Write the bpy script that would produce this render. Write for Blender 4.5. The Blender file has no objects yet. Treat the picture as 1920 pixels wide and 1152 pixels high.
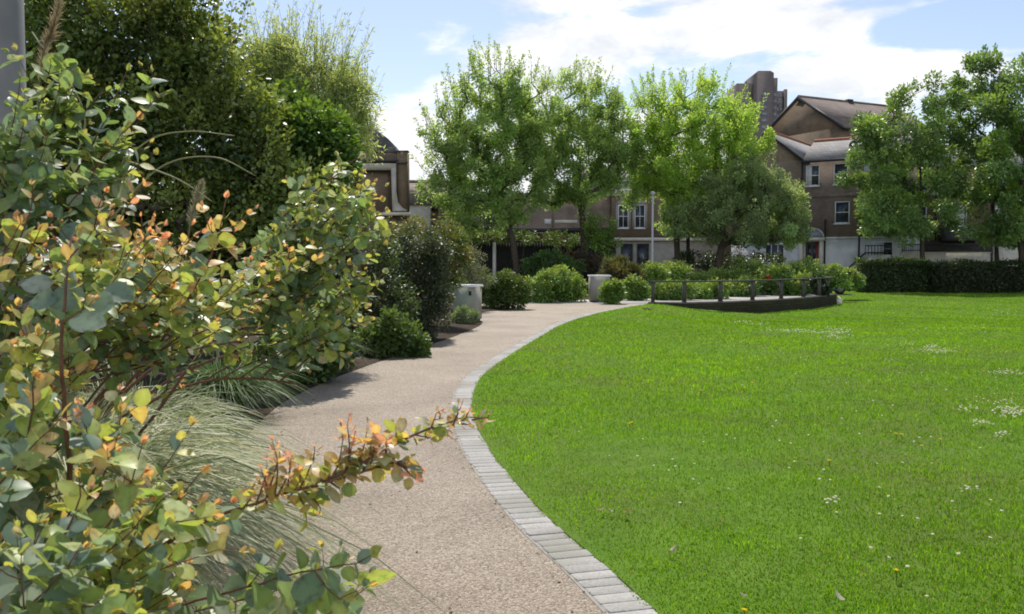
import bpy, math, random
import numpy as np
from mathutils import Vector, Matrix

sc = bpy.context.scene
COL = sc.collection
F, PITCH, EYE = 1700.0, math.atan(86/1700.0), 1.5
CP, SP = math.cos(PITCH), math.sin(PITCH)
def P(px, py, Y):
    u = (px-960)/F; v = (576-py)/F
    t = Y/(CP+v*SP)
    return np.array((u*t, Y, EYE+(-SP+v*CP)*t))
def G(px, py, z=0.0):
    u = (px-960)/F; v = (576-py)/F
    t = (z-EYE)/(-SP+v*CP)
    return np.array((u*t, (CP+v*SP)*t, z))
def sm(a, b, x):
    t = np.clip((x-a)/(b-a), 0, 1); return t*t*(3-2*t)
def nrm(v):
    v = np.asarray(v, float); return v/np.maximum(np.linalg.norm(v, axis=-1, keepdims=True), 1e-9)

# ------------------------------------------------------------------ materials
def newmat(name):
    m = bpy.data.materials.new(name); m.use_nodes = True
    nt = m.node_tree; nt.nodes.clear()
    return m, nt
def nd(nt, typ, **kw):
    n = nt.nodes.new(typ)
    for k, v in kw.items():
        if k.startswith('i_'):
            key = k[2:]; key = int(key) if key.isdigit() else key.replace('_', ' ')
            n.inputs[key].default_value = v
        else: setattr(n, k, v)
    return n
def lk(nt, a, b): nt.links.new(a, b)
def ramp(nt, fac, stops):
    r = nt.nodes.new('ShaderNodeValToRGB'); e = r.color_ramp.elements
    while len(e) < len(stops): e.new(0.5)
    for el, (p, c) in zip(e, stops): el.position = p; el.color = (*c, 1)
    if fac is not None: lk(nt, fac, r.inputs[0])
    return r.outputs[0]
def leaf_mat(name, trans=0.38, rough=0.45, spec=0.5, tint=(1.35, 1.3, 0.55), rand=0.0):
    m, nt = newmat(name)
    a = nd(nt, 'ShaderNodeAttribute', attribute_name='col')
    c = a.outputs['Color']
    if rand:
        tc = nd(nt, 'ShaderNodeTexCoord'); nz_ = nd(nt, 'ShaderNodeTexNoise'); nz_.inputs['Scale'].default_value = 75; nz_.inputs['Detail'].default_value = 5; lk(nt, tc.outputs['Object'], nz_.inputs['Vector'])
        f = ramp(nt, nz_.outputs['Fac'], [(0.30, (0.62, 0.58, 0.5)), (0.46, (0.98, 0.98, 0.98)), (0.7, (1.12, 1.1, 1.05))])
        mq = nd(nt, 'ShaderNodeMix', data_type='RGBA', blend_type='MULTIPLY'); mq.inputs[0].default_value = rand; lk(nt, c, mq.inputs[6]); lk(nt, f, mq.inputs[7]); c = mq.outputs[2]
    p = nd(nt, 'ShaderNodeBsdfPrincipled', i_Roughness=rough)
    p.inputs['Specular IOR Level'].default_value = spec
    lk(nt, c, p.inputs['Base Color'])
    mul = nd(nt, 'ShaderNodeMix', data_type='RGBA', blend_type='MULTIPLY'); mul.inputs[0].default_value = 1
    lk(nt, c, mul.inputs[6]); mul.inputs[7].default_value = (*tint, 1)
    t = nd(nt, 'ShaderNodeBsdfTranslucent'); lk(nt, mul.outputs[2], t.inputs[0])
    mx = nd(nt, 'ShaderNodeMixShader'); mx.inputs[0].default_value = trans
    lk(nt, p.outputs[0], mx.inputs[1]); lk(nt, t.outputs[0], mx.inputs[2])
    o = nd(nt, 'ShaderNodeOutputMaterial'); lk(nt, mx.outputs[0], o.inputs[0])
    return m
def noise_mat(name, c1, c2, scale=8, rough=0.8, spec=0.3, bump=0.0, bscale=None, detail=6, metal=0.0, c3=None, scale3=1.0, attr=False):
    m, nt = newmat(name)
    tc = nd(nt, 'ShaderNodeTexCoord')
    n = nd(nt, 'ShaderNodeTexNoise'); n.inputs['Scale'].default_value = scale; n.inputs['Detail'].default_value = detail
    lk(nt, tc.outputs['Object'], n.inputs['Vector'])
    col = ramp(nt, n.outputs['Fac'], [(0.3, c1), (0.7, c2)])
    if c3:
        n3 = nd(nt, 'ShaderNodeTexNoise'); n3.inputs['Scale'].default_value = scale3; n3.inputs['Detail'].default_value = 4
        lk(nt, tc.outputs['Object'], n3.inputs['Vector'])
        f3 = ramp(nt, n3.outputs['Fac'], [(0.42, (0, 0, 0)), (0.68, (1, 1, 1))])
        mx = nd(nt, 'ShaderNodeMix', data_type='RGBA'); lk(nt, f3, mx.inputs[0]); lk(nt, col, mx.inputs[6]); mx.inputs[7].default_value = (*c3, 1)
        col = mx.outputs[2]
    if attr:
        at = nd(nt, 'ShaderNodeAttribute', attribute_name='col'); mq = nd(nt, 'ShaderNodeMix', data_type='RGBA', blend_type='MULTIPLY'); mq.inputs[0].default_value = 1
        lk(nt, col, mq.inputs[6]); lk(nt, at.outputs['Color'], mq.inputs[7]); col = mq.outputs[2]
    p = nd(nt, 'ShaderNodeBsdfPrincipled', i_Roughness=rough, i_Metallic=metal)
    p.inputs['Specular IOR Level'].default_value = spec
    lk(nt, col, p.inputs['Base Color'])
    if bump:
        n2 = nd(nt, 'ShaderNodeTexNoise'); n2.inputs['Scale'].default_value = bscale or scale*4; n2.inputs['Detail'].default_value = 4
        lk(nt, tc.outputs['Object'], n2.inputs['Vector'])
        b = nd(nt, 'ShaderNodeBump'); b.inputs['Strength'].default_value = bump; b.inputs['Distance'].default_value = 0.02
        lk(nt, n2.outputs['Fac'], b.inputs['Height']); lk(nt, b.outputs[0], p.inputs['Normal'])
    o = nd(nt, 'ShaderNodeOutputMaterial'); lk(nt, p.outputs[0], o.inputs[0])
    return m
def brick_mat(name, c1, c2, mortar, bw=0.225, bh=0.075, stain=(0.05, 0.04, 0.035), ms=0.012):
    m, nt = newmat(name)
    tc = nd(nt, 'ShaderNodeTexCoord'); s = nd(nt, 'ShaderNodeSeparateXYZ'); lk(nt, tc.outputs['Object'], s.inputs[0])
    ad = nd(nt, 'ShaderNodeMath', operation='ADD'); lk(nt, s.outputs[0], ad.inputs[0]); lk(nt, s.outputs[1], ad.inputs[1])
    cb = nd(nt, 'ShaderNodeCombineXYZ'); lk(nt, ad.outputs[0], cb.inputs[0]); lk(nt, s.outputs[2], cb.inputs[1])
    b = nd(nt, 'ShaderNodeTexBrick'); lk(nt, cb.outputs[0], b.inputs['Vector'])
    b.inputs['Scale'].default_value = 1; b.inputs['Brick Width'].default_value = bw; b.inputs['Row Height'].default_value = bh
    b.inputs['Mortar Size'].default_value = ms; b.inputs['Color1'].default_value = (*c1, 1); b.inputs['Color2'].default_value = (*c2, 1); b.inputs['Mortar'].default_value = (*mortar, 1)
    n = nd(nt, 'ShaderNodeTexNoise'); n.inputs['Scale'].default_value = 0.9; n.inputs['Detail'].default_value = 7; lk(nt, tc.outputs['Object'], n.inputs['Vector'])
    f = ramp(nt, n.outputs['Fac'], [(0.4, (0, 0, 0)), (0.8, (0.6, 0.6, 0.6))])
    mx = nd(nt, 'ShaderNodeMix', data_type='RGBA'); lk(nt, f, mx.inputs[0]); lk(nt, b.outputs['Color'], mx.inputs[6]); mx.inputs[7].default_value = (*stain, 1)
    p = nd(nt, 'ShaderNodeBsdfPrincipled', i_Roughness=0.9); lk(nt, mx.outputs[2], p.inputs['Base Color'])
    p.inputs['Specular IOR Level'].default_value = 0.2
    bm = nd(nt, 'ShaderNodeBump'); bm.inputs['Strength'].default_value = 0.4; bm.inputs['Distance'].default_value = 0.01
    iv = nd(nt, 'ShaderNodeMath', operation='SUBTRACT'); iv.inputs[0].default_value = 1; lk(nt, b.outputs['Fac'], iv.inputs[1])
    lk(nt, iv.outputs[0], bm.inputs['Height']); lk(nt, bm.outputs[0], p.inputs['Normal'])
    o = nd(nt, 'ShaderNodeOutputMaterial'); lk(nt, p.outputs[0], o.inputs[0])
    return m
def gravel_mat():
    m, nt = newmat('resin_gravel')
    tc = nd(nt, 'ShaderNodeTexCoord')
    v = nd(nt, 'ShaderNodeTexVoronoi'); v.inputs['Scale'].default_value = 110; lk(nt, tc.outputs['Object'], v.inputs['Vector'])
    sx = nd(nt, 'ShaderNodeSeparateColor'); lk(nt, v.outputs['Color'], sx.inputs[0])
    col = ramp(nt, sx.outputs[0], [(0.0, (0.12, 0.09, 0.06)), (0.25, (0.23, 0.178, 0.124)), (0.55, (0.288, 0.229, 0.165)), (0.8, (0.345, 0.282, 0.206)), (1.0, (0.47, 0.405, 0.315))])
    n = nd(nt, 'ShaderNodeTexNoise'); n.inputs['Scale'].default_value = 0.8; n.inputs['Detail'].default_value = 8; lk(nt, tc.outputs['Object'], n.inputs['Vector'])
    f = ramp(nt, n.outputs['Fac'], [(0.28, (0.74, 0.72, 0.69)), (0.5, (0.98, 0.97, 0.95)), (0.72, (1.12, 1.13, 1.14))])
    mx = nd(nt, 'ShaderNodeMix', data_type='RGBA', blend_type='MULTIPLY'); mx.inputs[0].default_value = 1
    lk(nt, col, mx.inputs[6]); lk(nt, f, mx.inputs[7])
    p = nd(nt, 'ShaderNodeBsdfPrincipled', i_Roughness=0.6); p.inputs['Specular IOR Level'].default_value = 0.4
    lk(nt, mx.outputs[2], p.inputs['Base Color'])
    b = nd(nt, 'ShaderNodeBump'); b.inputs['Strength'].default_value = 0.9; b.inputs['Distance'].default_value = 0.008
    lk(nt, v.outputs['Distance'], b.inputs['Height']); b.invert = True
    lk(nt, b.outputs[0], p.inputs['Normal'])
    o = nd(nt, 'ShaderNodeOutputMaterial'); lk(nt, p.outputs[0], o.inputs[0])
    return m
def glass_mat(name, c=(0.02, 0.024, 0.028), rough=0.08):
    m, nt = newmat(name)
    p = nd(nt, 'ShaderNodeBsdfPrincipled', i_Roughness=rough); p.inputs['Base Color'].default_value = (*c, 1)
    tc = nd(nt, 'ShaderNodeTexCoord'); n = nd(nt, 'ShaderNodeTexNoise'); n.inputs['Scale'].default_value = 1.5; lk(nt, tc.outputs['Object'], n.inputs['Vector'])
    lk(nt, ramp(nt, n.outputs['Fac'], [(0.35, c), (0.75, tuple(x*2.5+0.01 for x in c))]), p.inputs['Base Color'])
    o = nd(nt, 'ShaderNodeOutputMaterial'); lk(nt, p.outputs[0], o.inputs[0])
    return m
M = dict(
    leaf=leaf_mat('broad_leaf'), hero=leaf_mat('round_leaf', 0.45, 0.42, 0.45, (1.45, 1.35, 0.7), 1.0),
    tree=leaf_mat('tree_leaf', 0.55, 0.5, 0.35, (1.9, 1.8, 1.0)),
    maple=leaf_mat('maple_leaf', 0.38, 0.36, 0.6, (1.8, 1.7, 0.8)),
    dark=leaf_mat('glossy_leaf', 0.34, 0.36, 0.5, (1.8, 1.6, 0.6)), grass=leaf_mat('grass_blade', 0.5, 0.65, 0.06, (1.25, 1.25, 0.4)),
    dry=leaf_mat('silver_blade', 0.3, 0.5, 0.25, (1.1, 1.1, 0.8)), petal=leaf_mat('petal', 0.3, 0.6, 0.2, (1, 1, 1)),
    bark=noise_mat('bark', (0.035, 0.028, 0.02), (0.10, 0.08, 0.06), 14, 0.9, 0.2, 0.6),
    twig=noise_mat('red_brown_twig', (0.10, 0.045, 0.03), (0.20, 0.10, 0.06), 30, 0.6, 0.3),
    lawn=noise_mat('lawn_soil', (0.07, 0.15, 0.012), (0.11, 0.20, 0.02), 3, 0.9, 0.1, 0.5, 60, 8, 0, (0.10, 0.13, 0.03), 0.5),
    soil=noise_mat('soil', (0.030, 0.022, 0.014), (0.075, 0.055, 0.035), 9, 0.95, 0.1, 0.8, 30),
    ground=noise_mat('ground', (0.06, 0.06, 0.05), (0.11, 0.105, 0.09), 2, 0.9, 0.1),
    asphalt=noise_mat('asphalt', (0.04, 0.04, 0.042), (0.07, 0.07, 0.07), 25, 0.9, 0.2, 0.3),
    gravel=gravel_mat(),
    paving=noise_mat('pale_paving', (0.42, 0.38, 0.33), (0.52, 0.48, 0.43), 5, 0.85, 0.2, 0.1),
    granite=noise_mat('granite', (0.30, 0.29, 0.275), (0.45, 0.44, 0.42), 70, 0.85, 0.2, 0.3, 60, 5, 0, (0.27, 0.265, 0.225), 1.7, True),
    joint=noise_mat('joint_mortar', (0.26, 0.245, 0.215), (0.35, 0.33, 0.29), 20, 0.95, 0.1),
    timber=noise_mat('dark_timber', (0.05, 0.046, 0.04), (0.10, 0.09, 0.076), 9, 0.75, 0.3, 0.3),
    dkwall=brick_mat('dark_wall_brick', (0.085, 0.076, 0.064), (0.12, 0.106, 0.088), (0.055, 0.05, 0.045), 0.44, 0.1),
    brick=brick_mat('stock_brick', (0.275, 0.20, 0.13), (0.19, 0.138, 0.092), (0.245, 0.215, 0.17)),
    brickred=brick_mat('red_brown_brick', (0.265, 0.185, 0.125), (0.185, 0.13, 0.092), (0.235, 0.205, 0.17)),
    brickyel=brick_mat('yellow_brick', (0.215, 0.15, 0.085), (0.155, 0.108, 0.062), (0.19, 0.16, 0.125)),
    towerbrick=brick_mat('tower_brick', (0.175, 0.15, 0.14), (0.145, 0.125, 0.118), (0.16, 0.142, 0.135), 0.6, 0.3, (0.14, 0.11, 0.10)),
    render=noise_mat('white_render', (0.56, 0.55, 0.53), (0.66, 0.65, 0.63), 2.0, 0.8, 0.2, 0.1, 20, 8, 0, (0.40, 0.39, 0.36), 0.8),
    cream=noise_mat('cream_stone', (0.50, 0.46, 0.38), (0.62, 0.58, 0.49), 3, 0.8, 0.2),
    slate=brick_mat('slate_roof', (0.30, 0.29, 0.28), (0.22, 0.215, 0.21), (0.13, 0.125, 0.12), 0.3, 0.22, (0.22, 0.20, 0.17), 0.01),
    tileroof=brick_mat('brown_tile_roof', (0.23, 0.185, 0.16), (0.17, 0.135, 0.12), (0.10, 0.085, 0.078), 0.25, 0.2, (0.09, 0.075, 0.06), 0.01),
    ridge=noise_mat('terracotta', (0.30, 0.12, 0.07), (0.40, 0.18, 0.10), 6, 0.85, 0.2),
    white=noise_mat('white_paint', (0.56, 0.56, 0.55), (0.66, 0.66, 0.64), 4, 0.5, 0.4),
    black=noise_mat('black_paint', (0.012, 0.012, 0.013), (0.025, 0.025, 0.026), 6, 0.5, 0.4),
    fence=noise_mat('black_boards', (0.010, 0.010, 0.010), (0.022, 0.020, 0.018), 5, 0.7, 0.2),
    steel=noise_mat('galvanised_steel', (0.19, 0.187, 0.18), (0.27, 0.265, 0.25), 9, 0.65, 0.3, 0.05, 40, 8, 0.0, (0.15, 0.145, 0.135), 1.4),
    cabinet=noise_mat('cabinet_green_grey', (0.26, 0.30, 0.22), (0.33, 0.36, 0.28), 3, 0.5, 0.4),
    cabside=noise_mat('cabinet_beige', (0.28, 0.26, 0.22), (0.34, 0.315, 0.27), 3, 0.55, 0.4),
    lid=noise_mat('brushed_lid', (0.75, 0.75, 0.74), (0.82, 0.82, 0.81), 4, 0.35, 0.5),
    red=noise_mat('red_paint', (0.17, 0.02, 0.016), (0.23, 0.03, 0.025), 3, 0.5, 0.4),
    carblue=noise_mat('car_pale_blue', (0.35, 0.42, 0.50), (0.38, 0.46, 0.54), 2, 0.2, 0.6, 0, None, 2, 0.3),
    cargrey=noise_mat('car_silver', (0.45, 0.47, 0.49), (0.50, 0.52, 0.54), 2, 0.2, 0.6, 0, None, 2, 0.4),
    rubber=noise_mat('rubber', (0.015, 0.015, 0.015), (0.03, 0.03, 0.03), 10, 0.9, 0.2),
    glass=glass_mat('window_glass'), curtain=noise_mat('net_curtain', (0.45, 0.45, 0.42), (0.6, 0.6, 0.57), 9, 0.8, 0.2),
    paneblue=noise_mat('dull_pane', (0.16, 0.18, 0.21), (0.26, 0.28, 0.31), 0.4, 0.3, 0.5),
    postpale=noise_mat('pale_grey_paint', (0.36, 0.36, 0.35), (0.45, 0.45, 0.43), 6, 0.6, 0.3),
    stonelight=noise_mat('weathered_stone', (0.36, 0.34, 0.29), (0.46, 0.43, 0.37), 3, 0.85, 0.2),
    stone=noise_mat('grey_stone', (0.24, 0.225, 0.19), (0.31, 0.29, 0.25), 3, 0.85, 0.2),
    lead=noise_mat('lead_roof', (0.07, 0.07, 0.075), (0.13, 0.125, 0.12), 3, 0.7, 0.3),
)

# ------------------------------------------------------------------ mesh builder
class MB:
    def __init__(s): s.v = []; s.f = {}; s.c = []; s.n = 0
    def add(s, V, faces, col=None):
        V = np.asarray(V, np.float32).reshape(-1, 3)
        for fa in (faces if isinstance(faces, list) else [faces]):
            fa = np.asarray(fa, np.int64)
            if fa.ndim == 1: fa = fa[None]
            s.f.setdefault(fa.shape[1], []).append(fa + s.n)
        s.v.append(V)
        c = np.ones((len(V), 3), np.float32)*0.5 if col is None else np.broadcast_to(np.asarray(col, np.float32), (len(V), 3))
        s.c.append(c); s.n += len(V); return s
    def box(s, x0, x1, y0, y1, z0, z1, taper=None):
        V = [(x0,y0,z0),(x1,y0,z0),(x1,y1,z0),(x0,y1,z0),(x0,y0,z1),(x1,y0,z1),(x1,y1,z1),(x0,y1,z1)]
        return s.add(V, [[(0,3,2,1),(4,5,6,7),(0,1,5,4),(1,2,6,5),(2,3,7,6),(3,0,4,7)]])
    def prism(s, poly, axis, a, b):
        """extrude a 2-d polygon; axis 'y': poly is (x,z); 'x': poly is (y,z); 'z': poly is (x,y)"""
        n = len(poly)
        def p3(p, t): return {'y': (p[0], t, p[1]), 'x': (t, p[0], p[1]), 'z': (p[0], p[1], t)}[axis]
        V = [p3(p, a) for p in poly]+[p3(p, b) for p in poly]
        q = [(i, (i+1) % n, n+(i+1) % n, n+i) for i in range(n)]
        s.add(V, [q]); s.f.setdefault(n, []).append(np.array([list(range(n))[::-1], list(range(n, 2*n))])+s.n-2*n)
        return s
    def slab(s, pts, th):
        pts = np.array(pts, float); nn = nrm(np.cross(pts[1]-pts[0], pts[2]-pts[0]))
        if nn[2] < 0: pts = pts[::-1]; nn = -nn
        lo = pts-nn*th; n = len(pts); V = np.vstack([lo, pts])
        s.add(V, [[(i, (i+1) % n, n+(i+1) % n, n+i) for i in range(n)]])
        s.f.setdefault(n, []).append(np.array([list(range(n))[::-1], list(range(n, 2*n))])+s.n-2*n)
        return s
    def segs(s, p0, p1, r0, r1, k=5, col=None):
        p0 = np.asarray(p0, float).reshape(-1, 3); p1 = np.asarray(p1, float).reshape(-1, 3)
        m = len(p0); r0 = np.broadcast_to(r0, m); r1 = np.broadcast_to(r1, m)
        d = nrm(p1-p0); ref = np.where(np.abs(d[:, 2:3]) > 0.9, [[1., 0, 0]], [[0, 0, 1.]])
        a = nrm(np.cross(d, ref)); b = np.cross(d, a)
        th = np.arange(k)*2*math.pi/k
        ring = a[:, None]*np.cos(th)[None, :, None]+b[:, None]*np.sin(th)[None, :, None]
        V = np.concatenate([p0[:, None]+ring*r0[:, None, None], p1[:, None]+ring*r1[:, None, None]], 1)
        j = np.arange(k); jn = (j+1) % k
        fq = np.stack([j, jn, jn+k, j+k], 1)[None]+(np.arange(m)*2*k)[:, None, None]
        cc = None
        if col is not None: cc = np.repeat(np.broadcast_to(col, (m, 3)), 2*k, 0)
        return s.add(V.reshape(-1, 3), [fq.reshape(-1, 4)], cc)
    def tube(s, pts, rad, k=8, cap=True, col=None):
        pts = np.asarray(pts, float); n = len(pts); rad = np.broadcast_to(rad, n)
        d = np.gradient(pts, axis=0); d = nrm(d)
        a = nrm(np.cross(d[0], (0, 0, 1) if abs(d[0][2]) < 0.9 else (1, 0, 0)))
        th = np.arange(k)*2*math.pi/k; V = []
        for i in range(n):
            a = nrm(a-d[i]*a.dot(d[i])); b = np.cross(d[i], a)
            V.append(pts[i]+rad[i]*(np.cos(th)[:, None]*a+np.sin(th)[:, None]*b))
        V = np.vstack(V); fq = []
        for i in range(n-1):
            for j in range(k): fq.append((i*k+j, i*k+(j+1) % k, (i+1)*k+(j+1) % k, (i+1)*k+j))
        s.add(V, [fq], col)
        if cap: s.f.setdefault(k, []).append(np.array([list(range(k))[::-1], list(range((n-1)*k, n*k))])+s.n-n*k)
        return s
    def inst(s, T, faces, pos, D, N, sc_, col, ws=None, cs=None, vcol=None):
        D = nrm(D); S = nrm(np.cross(N, D)); N = np.cross(D, S); m = len(pos); nt_ = len(T)
        sc_ = np.broadcast_to(sc_, m)
        if ws is not None: S = S*ws[:, None]
        if cs is not None: N = N*cs[:, None]
        V = pos[:, None]+sc_[:, None, None]*(T[None, :, 0:1]*D[:, None]+T[None, :, 1:2]*S[:, None]+T[None, :, 2:3]*N[:, None])
        off = (np.arange(m)*nt_)[:, None, None]
        fl = [(np.asarray(fa)[None]+off).reshape(-1, np.asarray(fa).shape[1]) for fa in faces]
        return s.add(V.reshape(-1, 3), fl, np.repeat(np.broadcast_to(col, (m, 3)), nt_, 0) if vcol is None else vcol.reshape(-1, 3))
    def ob(s, name, mat, parent=None, smooth=False, loc=None):
        me = bpy.data.meshes.new(name)
        V = np.vstack(s.v).astype(np.float32)
        me.vertices.add(len(V)); me.vertices.foreach_set('co', V.ravel())
        loops = []; starts = []; st = 0
        for k, L in s.f.items():
            A = np.vstack(L); loops.append(A.ravel()); starts.append(st+np.arange(len(A))*k); st += A.size
        loops = np.concatenate(loops).astype(np.int32); starts = np.concatenate(starts).astype(np.int32)
        me.loops.add(len(loops)); me.loops.foreach_set('vertex_index', loops)
        me.polygons.add(len(starts)); me.polygons.foreach_set('loop_start', starts)
        if smooth: me.polygons.foreach_set('use_smooth', np.ones(len(starts), bool))
        at = me.attributes.new('col', 'FLOAT_COLOR', 'POINT')
        at.data.foreach_set('color', np.hstack([np.vstack(s.c), np.ones((s.n, 1), np.float32)]).astype(np.float32).ravel())
        me.materials.append(mat); me.update(calc_edges=True); me.validate()
        o = bpy.data.objects.new(name, me); COL.objects.link(o)
        if parent: o.parent = parent
        if loc is not None: o.location = loc
        return o
def thing(name, label, cat, loc=(0, 0, 0), rz=0, group=None):
    o = bpy.data.objects.new(name, None); COL.objects.link(o); o.empty_display_size = 0.2
    o.location = loc; o.rotation_euler = (0, 0, rz); o['label'] = label; o['category'] = cat
    if group: o['group'] = group
    return o
def tag(o, label, cat, group=None, kind=None):
    o['label'] = label; o['category'] = cat
    if group: o['group'] = group
    if kind: o['kind'] = kind
    return o
def struct(o, label=None, cat=None, kind='structure'):
    o['kind'] = kind
    if label: o['label'] = label; o['category'] = cat
    return o

# ------------------------------------------------------------------ ground lines
outer_px = [(1232,1152),(1130,1060),(1040,985),(965,905),(915,840),(888,783),(887,743),(905,706),(945,675),(1000,640),(1060,607),(1110,591),(1160,580),(1215,571)]
ow = np.array([G(*p)[:2] for p in outer_px])
ow = np.vstack([[ow[0]+(ow[0]-ow[1])*6], [ow[0]+(ow[0]-ow[1])*2.5], ow])
lw = np.array([(-1.45,-4.0),(-1.5,0.0),(-1.62,3.0),(-2.05,6.0),(-2.4,9.0),(-2.36,10.8),(-2.1,12.75),(-1.74,14.8),(-1.12,18.2),(-0.72,21.9),(-1.3,24.5),(-0.9,26.5),(0.35,28.5)])
def spline(pts, n=12):
    pts = np.array(pts, float); Q = np.vstack([2*pts[0]-pts[1], pts, 2*pts[-1]-pts[-2]]); out = []
    for i in range(1, len(Q)-2):
        p0, p1, p2, p3 = Q[i-1:i+3]
        for t in np.linspace(0, 1, n, endpoint=False):
            out.append(0.5*((2*p1)+(-p0+p2)*t+(2*p0-5*p1+4*p2-p3)*t*t+(-p0+3*p1-3*p2+p3)*t**3))
    out.append(pts[-1]); return np.array(out)
ows = spline(ow, 16); lws = spline(lw, 10)
def edge_x(y): return np.interp(y, ows[:, 1], ows[:, 0])
def left_x(y): return np.interp(y, lws[:, 1], lws[:, 0])
arc_px = [(1215,570.5),(1285,571),(1355,569.5),(1416,567),(1470,564),(1512,560.5),(1545,557.5),(1568,554)]
arc = spline(np.array([G(*p)[:2] for p in arc_px]), 8)
def lawn_left(y):
    e = edge_x(y)
    d = np.interp(y, arc[:, 1], arc[:, 0])
    # nearest arc: y is not monotonic in the first part, use max x for given y
    return np.where(y <= arc[0, 1], e, np.where(y < arc[-1, 1], d, arc[-1, 0]))
def lawn_z(x, y):
    und = 0.02*np.sin(x*0.7+1)*np.sin(y*0.45)+0.015*np.sin(x*1.7+y*0.8)
    return -0.42*sm(17, 33, y)*sm(0.0, 4.2, x-edge_x(np.minimum(y, 31.9)))*1.0+und*sm(0.1, 1.5, x-edge_x(np.minimum(y, 31.9)))+0.012

# big ground sheet to the horizon
g = MB(); g.add([(-900,-60,-0.62),(900,-60,-0.62),(900,1500,-0.62),(-900,1500,-0.62)], [[(0,1,2,3)]])
struct(g.ob('ground', M['ground']))
# lawn sheet
ys = np.concatenate([np.linspace(-4, 20, 90), np.linspace(20.3, 58, 110)])
nx = 110; rows = []
for y in ys:
    l = float(lawn_left(np.array(y))); s_ = np.linspace(0, 1, nx)**1.6
    x = l+(62-l)*s_; rows.append(np.stack([x, np.full(nx, y), lawn_z(x, np.full(nx, y))], 1))
V = np.vstack(rows); i, j = np.meshgrid(np.arange(len(ys)-1), np.arange(nx-1), indexing='ij'); a = (i*nx+j).ravel()
lm = MB(); lm.add(V, [np.stack([a, a+1, a+nx+1, a+nx], 1)])
struct(lm.ob('lawn', M['lawn'], smooth=True))
# path: strips between the left edge and the kerb
pm = MB(); yy = np.concatenate([np.linspace(-4, 31.9, 150)])
L = np.where(yy < 28.4, left_x(np.minimum(yy, 28.4)), 0.3-(yy-28.4)*0.8); R = edge_x(yy)-0.19
nc = 8; t = np.linspace(0, 1, nc)
V = np.stack([L[:, None]+(R-L)[:, None]*t, np.repeat(yy[:, None], nc, 1), 0.002*np.ones((len(yy), nc))], 2).reshape(-1, 3)
i, j = np.meshgrid(np.arange(len(yy)-1), np.arange(nc-1), indexing='ij'); a = (i*nc+j).ravel()
pm.add(V, [np.stack([a, a+1, a+nc+1, a+nc], 1)]); struct(pm.ob('path', M['gravel']))
# kerb of granite setts along the lawn
km = MB(); jm = MB(); rng = np.random.default_rng(5)
dd = np.concatenate([[0], np.cumsum(np.linalg.norm(np.diff(ows, axis=0), axis=1))])
def along(s): return np.array([np.interp(s, dd, ows[:, 0]), np.interp(s, dd, ows[:, 1])])
s = 0.0; KW = 0.205
while s < dd[-1]-0.12:
    ln = 0.105+rng.uniform(-0.008, 0.008)
    p0, p1 = along(s+0.0035), along(s+ln-0.0035); t_ = nrm(p1-p0); nn = np.array([-t_[1], t_[0]])
    w0, w1 = rng.uniform(-0.011, 0.011, 2); z = 0.011+rng.uniform(-0.002, 0.002); b = 0.0035
    c = [p0+nn*w0, p1+nn*w0, p1+nn*(KW+w1), p0+nn*(KW+w1)]; mid = sum(c)/4
    lo = [(*q, -0.05) for q in c]; m1 = [(*q, z-b) for q in c]; hi = [(*(q+(mid-q)*0.10*np.array([1, 1])), z) for q in c]
    V = lo+m1+hi; q = []
    for lev in (0, 4):
        for k in range(4): q.append((lev+k, lev+(k+1) % 4, lev+4+(k+1) % 4, lev+4+k))
    q.append((8, 9, 10, 11)); km.add(V, [q], np.array((1, 0.985, 0.96))*rng.uniform(0.86, 1.06)); s += ln
struct(km.ob('kerb', M['granite']))
n = len(ows); tg = nrm(np.gradient(ows, axis=0)); nr = np.stack([-tg[:, 1], tg[:, 0]], 1)
A_ = ows-nr*0.01; B_ = ows+nr*(KW+0.012)
V = np.vstack([np.hstack([A_, np.full((n, 1), 0.0045)]), np.hstack([B_, np.full((n, 1), 0.0045)])])
jm.add(V, [[(k, k+1, n+k+1, n+k) for k in range(n-1)]]); struct(jm.ob('kerb_bedding', M['joint']))
# planting bed left of the path, and behind the path end
bm_ = MB(); yb = np.linspace(-4, 28.4, 90); nb = 12
lx = left_x(yb); tt = np.linspace(0, 1, nb)
X = -26+(lx[:, None]+26)*tt; Y = np.repeat(yb[:, None], nb, 1)
Z = 0.006+0.09*sm(0.05, 0.9, lx[:, None]-X)+0.03*np.sin(X*3+Y*2)*sm(0.1, .8, lx[:, None]-X)
V = np.stack([X, Y, Z], 2).reshape(-1, 3); i, j = np.meshgrid(np.arange(len(yb)-1), np.arange(nb-1), indexing='ij'); a = (i*nb+j).ravel()
bm_.add(V, [np.stack([a, a+1, a+nb+1, a+nb], 1)]); struct(bm_.ob('planting_bed', M['soil'], smooth=True))
bk = MB(); bk.add([(-26,28.4,-0.004),(30,28.4,-0.34),(18.5,49,-0.3),(-26,49,-0.004)], [[(0,1,2,3)]])
bk = MB(); bk.add([(-26,28.4,-0.01),(4.4,28.4,-0.01),(4.4,31,-0.01),(13.2,38,-0.01),(13.2,49,-0.01),(-26,49,-0.01)], [[(0,1,2,3,4,5)]])
struct(bk.ob('back_bed', M['soil']))
st = MB(); st.add([(-60,49.3,-0.42),(19.5,49.3,-0.42),(19.5,62,-0.42),(-60,62,-0.42)], [[(0,1,2,3)]])
struct(st.ob('street', M['asphalt']))
# terrace: paved floor behind the curved wall
tp = MB(); back = [(12.6,43.5),(9,41.0),(5.5,38.0),(3.2,35.5),(1.0,33.6),(0.2,31.9)]
poly = [tuple(p) for p in arc]+back
tp.prism([p for p in poly], 'z', -0.03, 0.004); struct(tp.ob('terrace', M['paving']))
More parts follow.
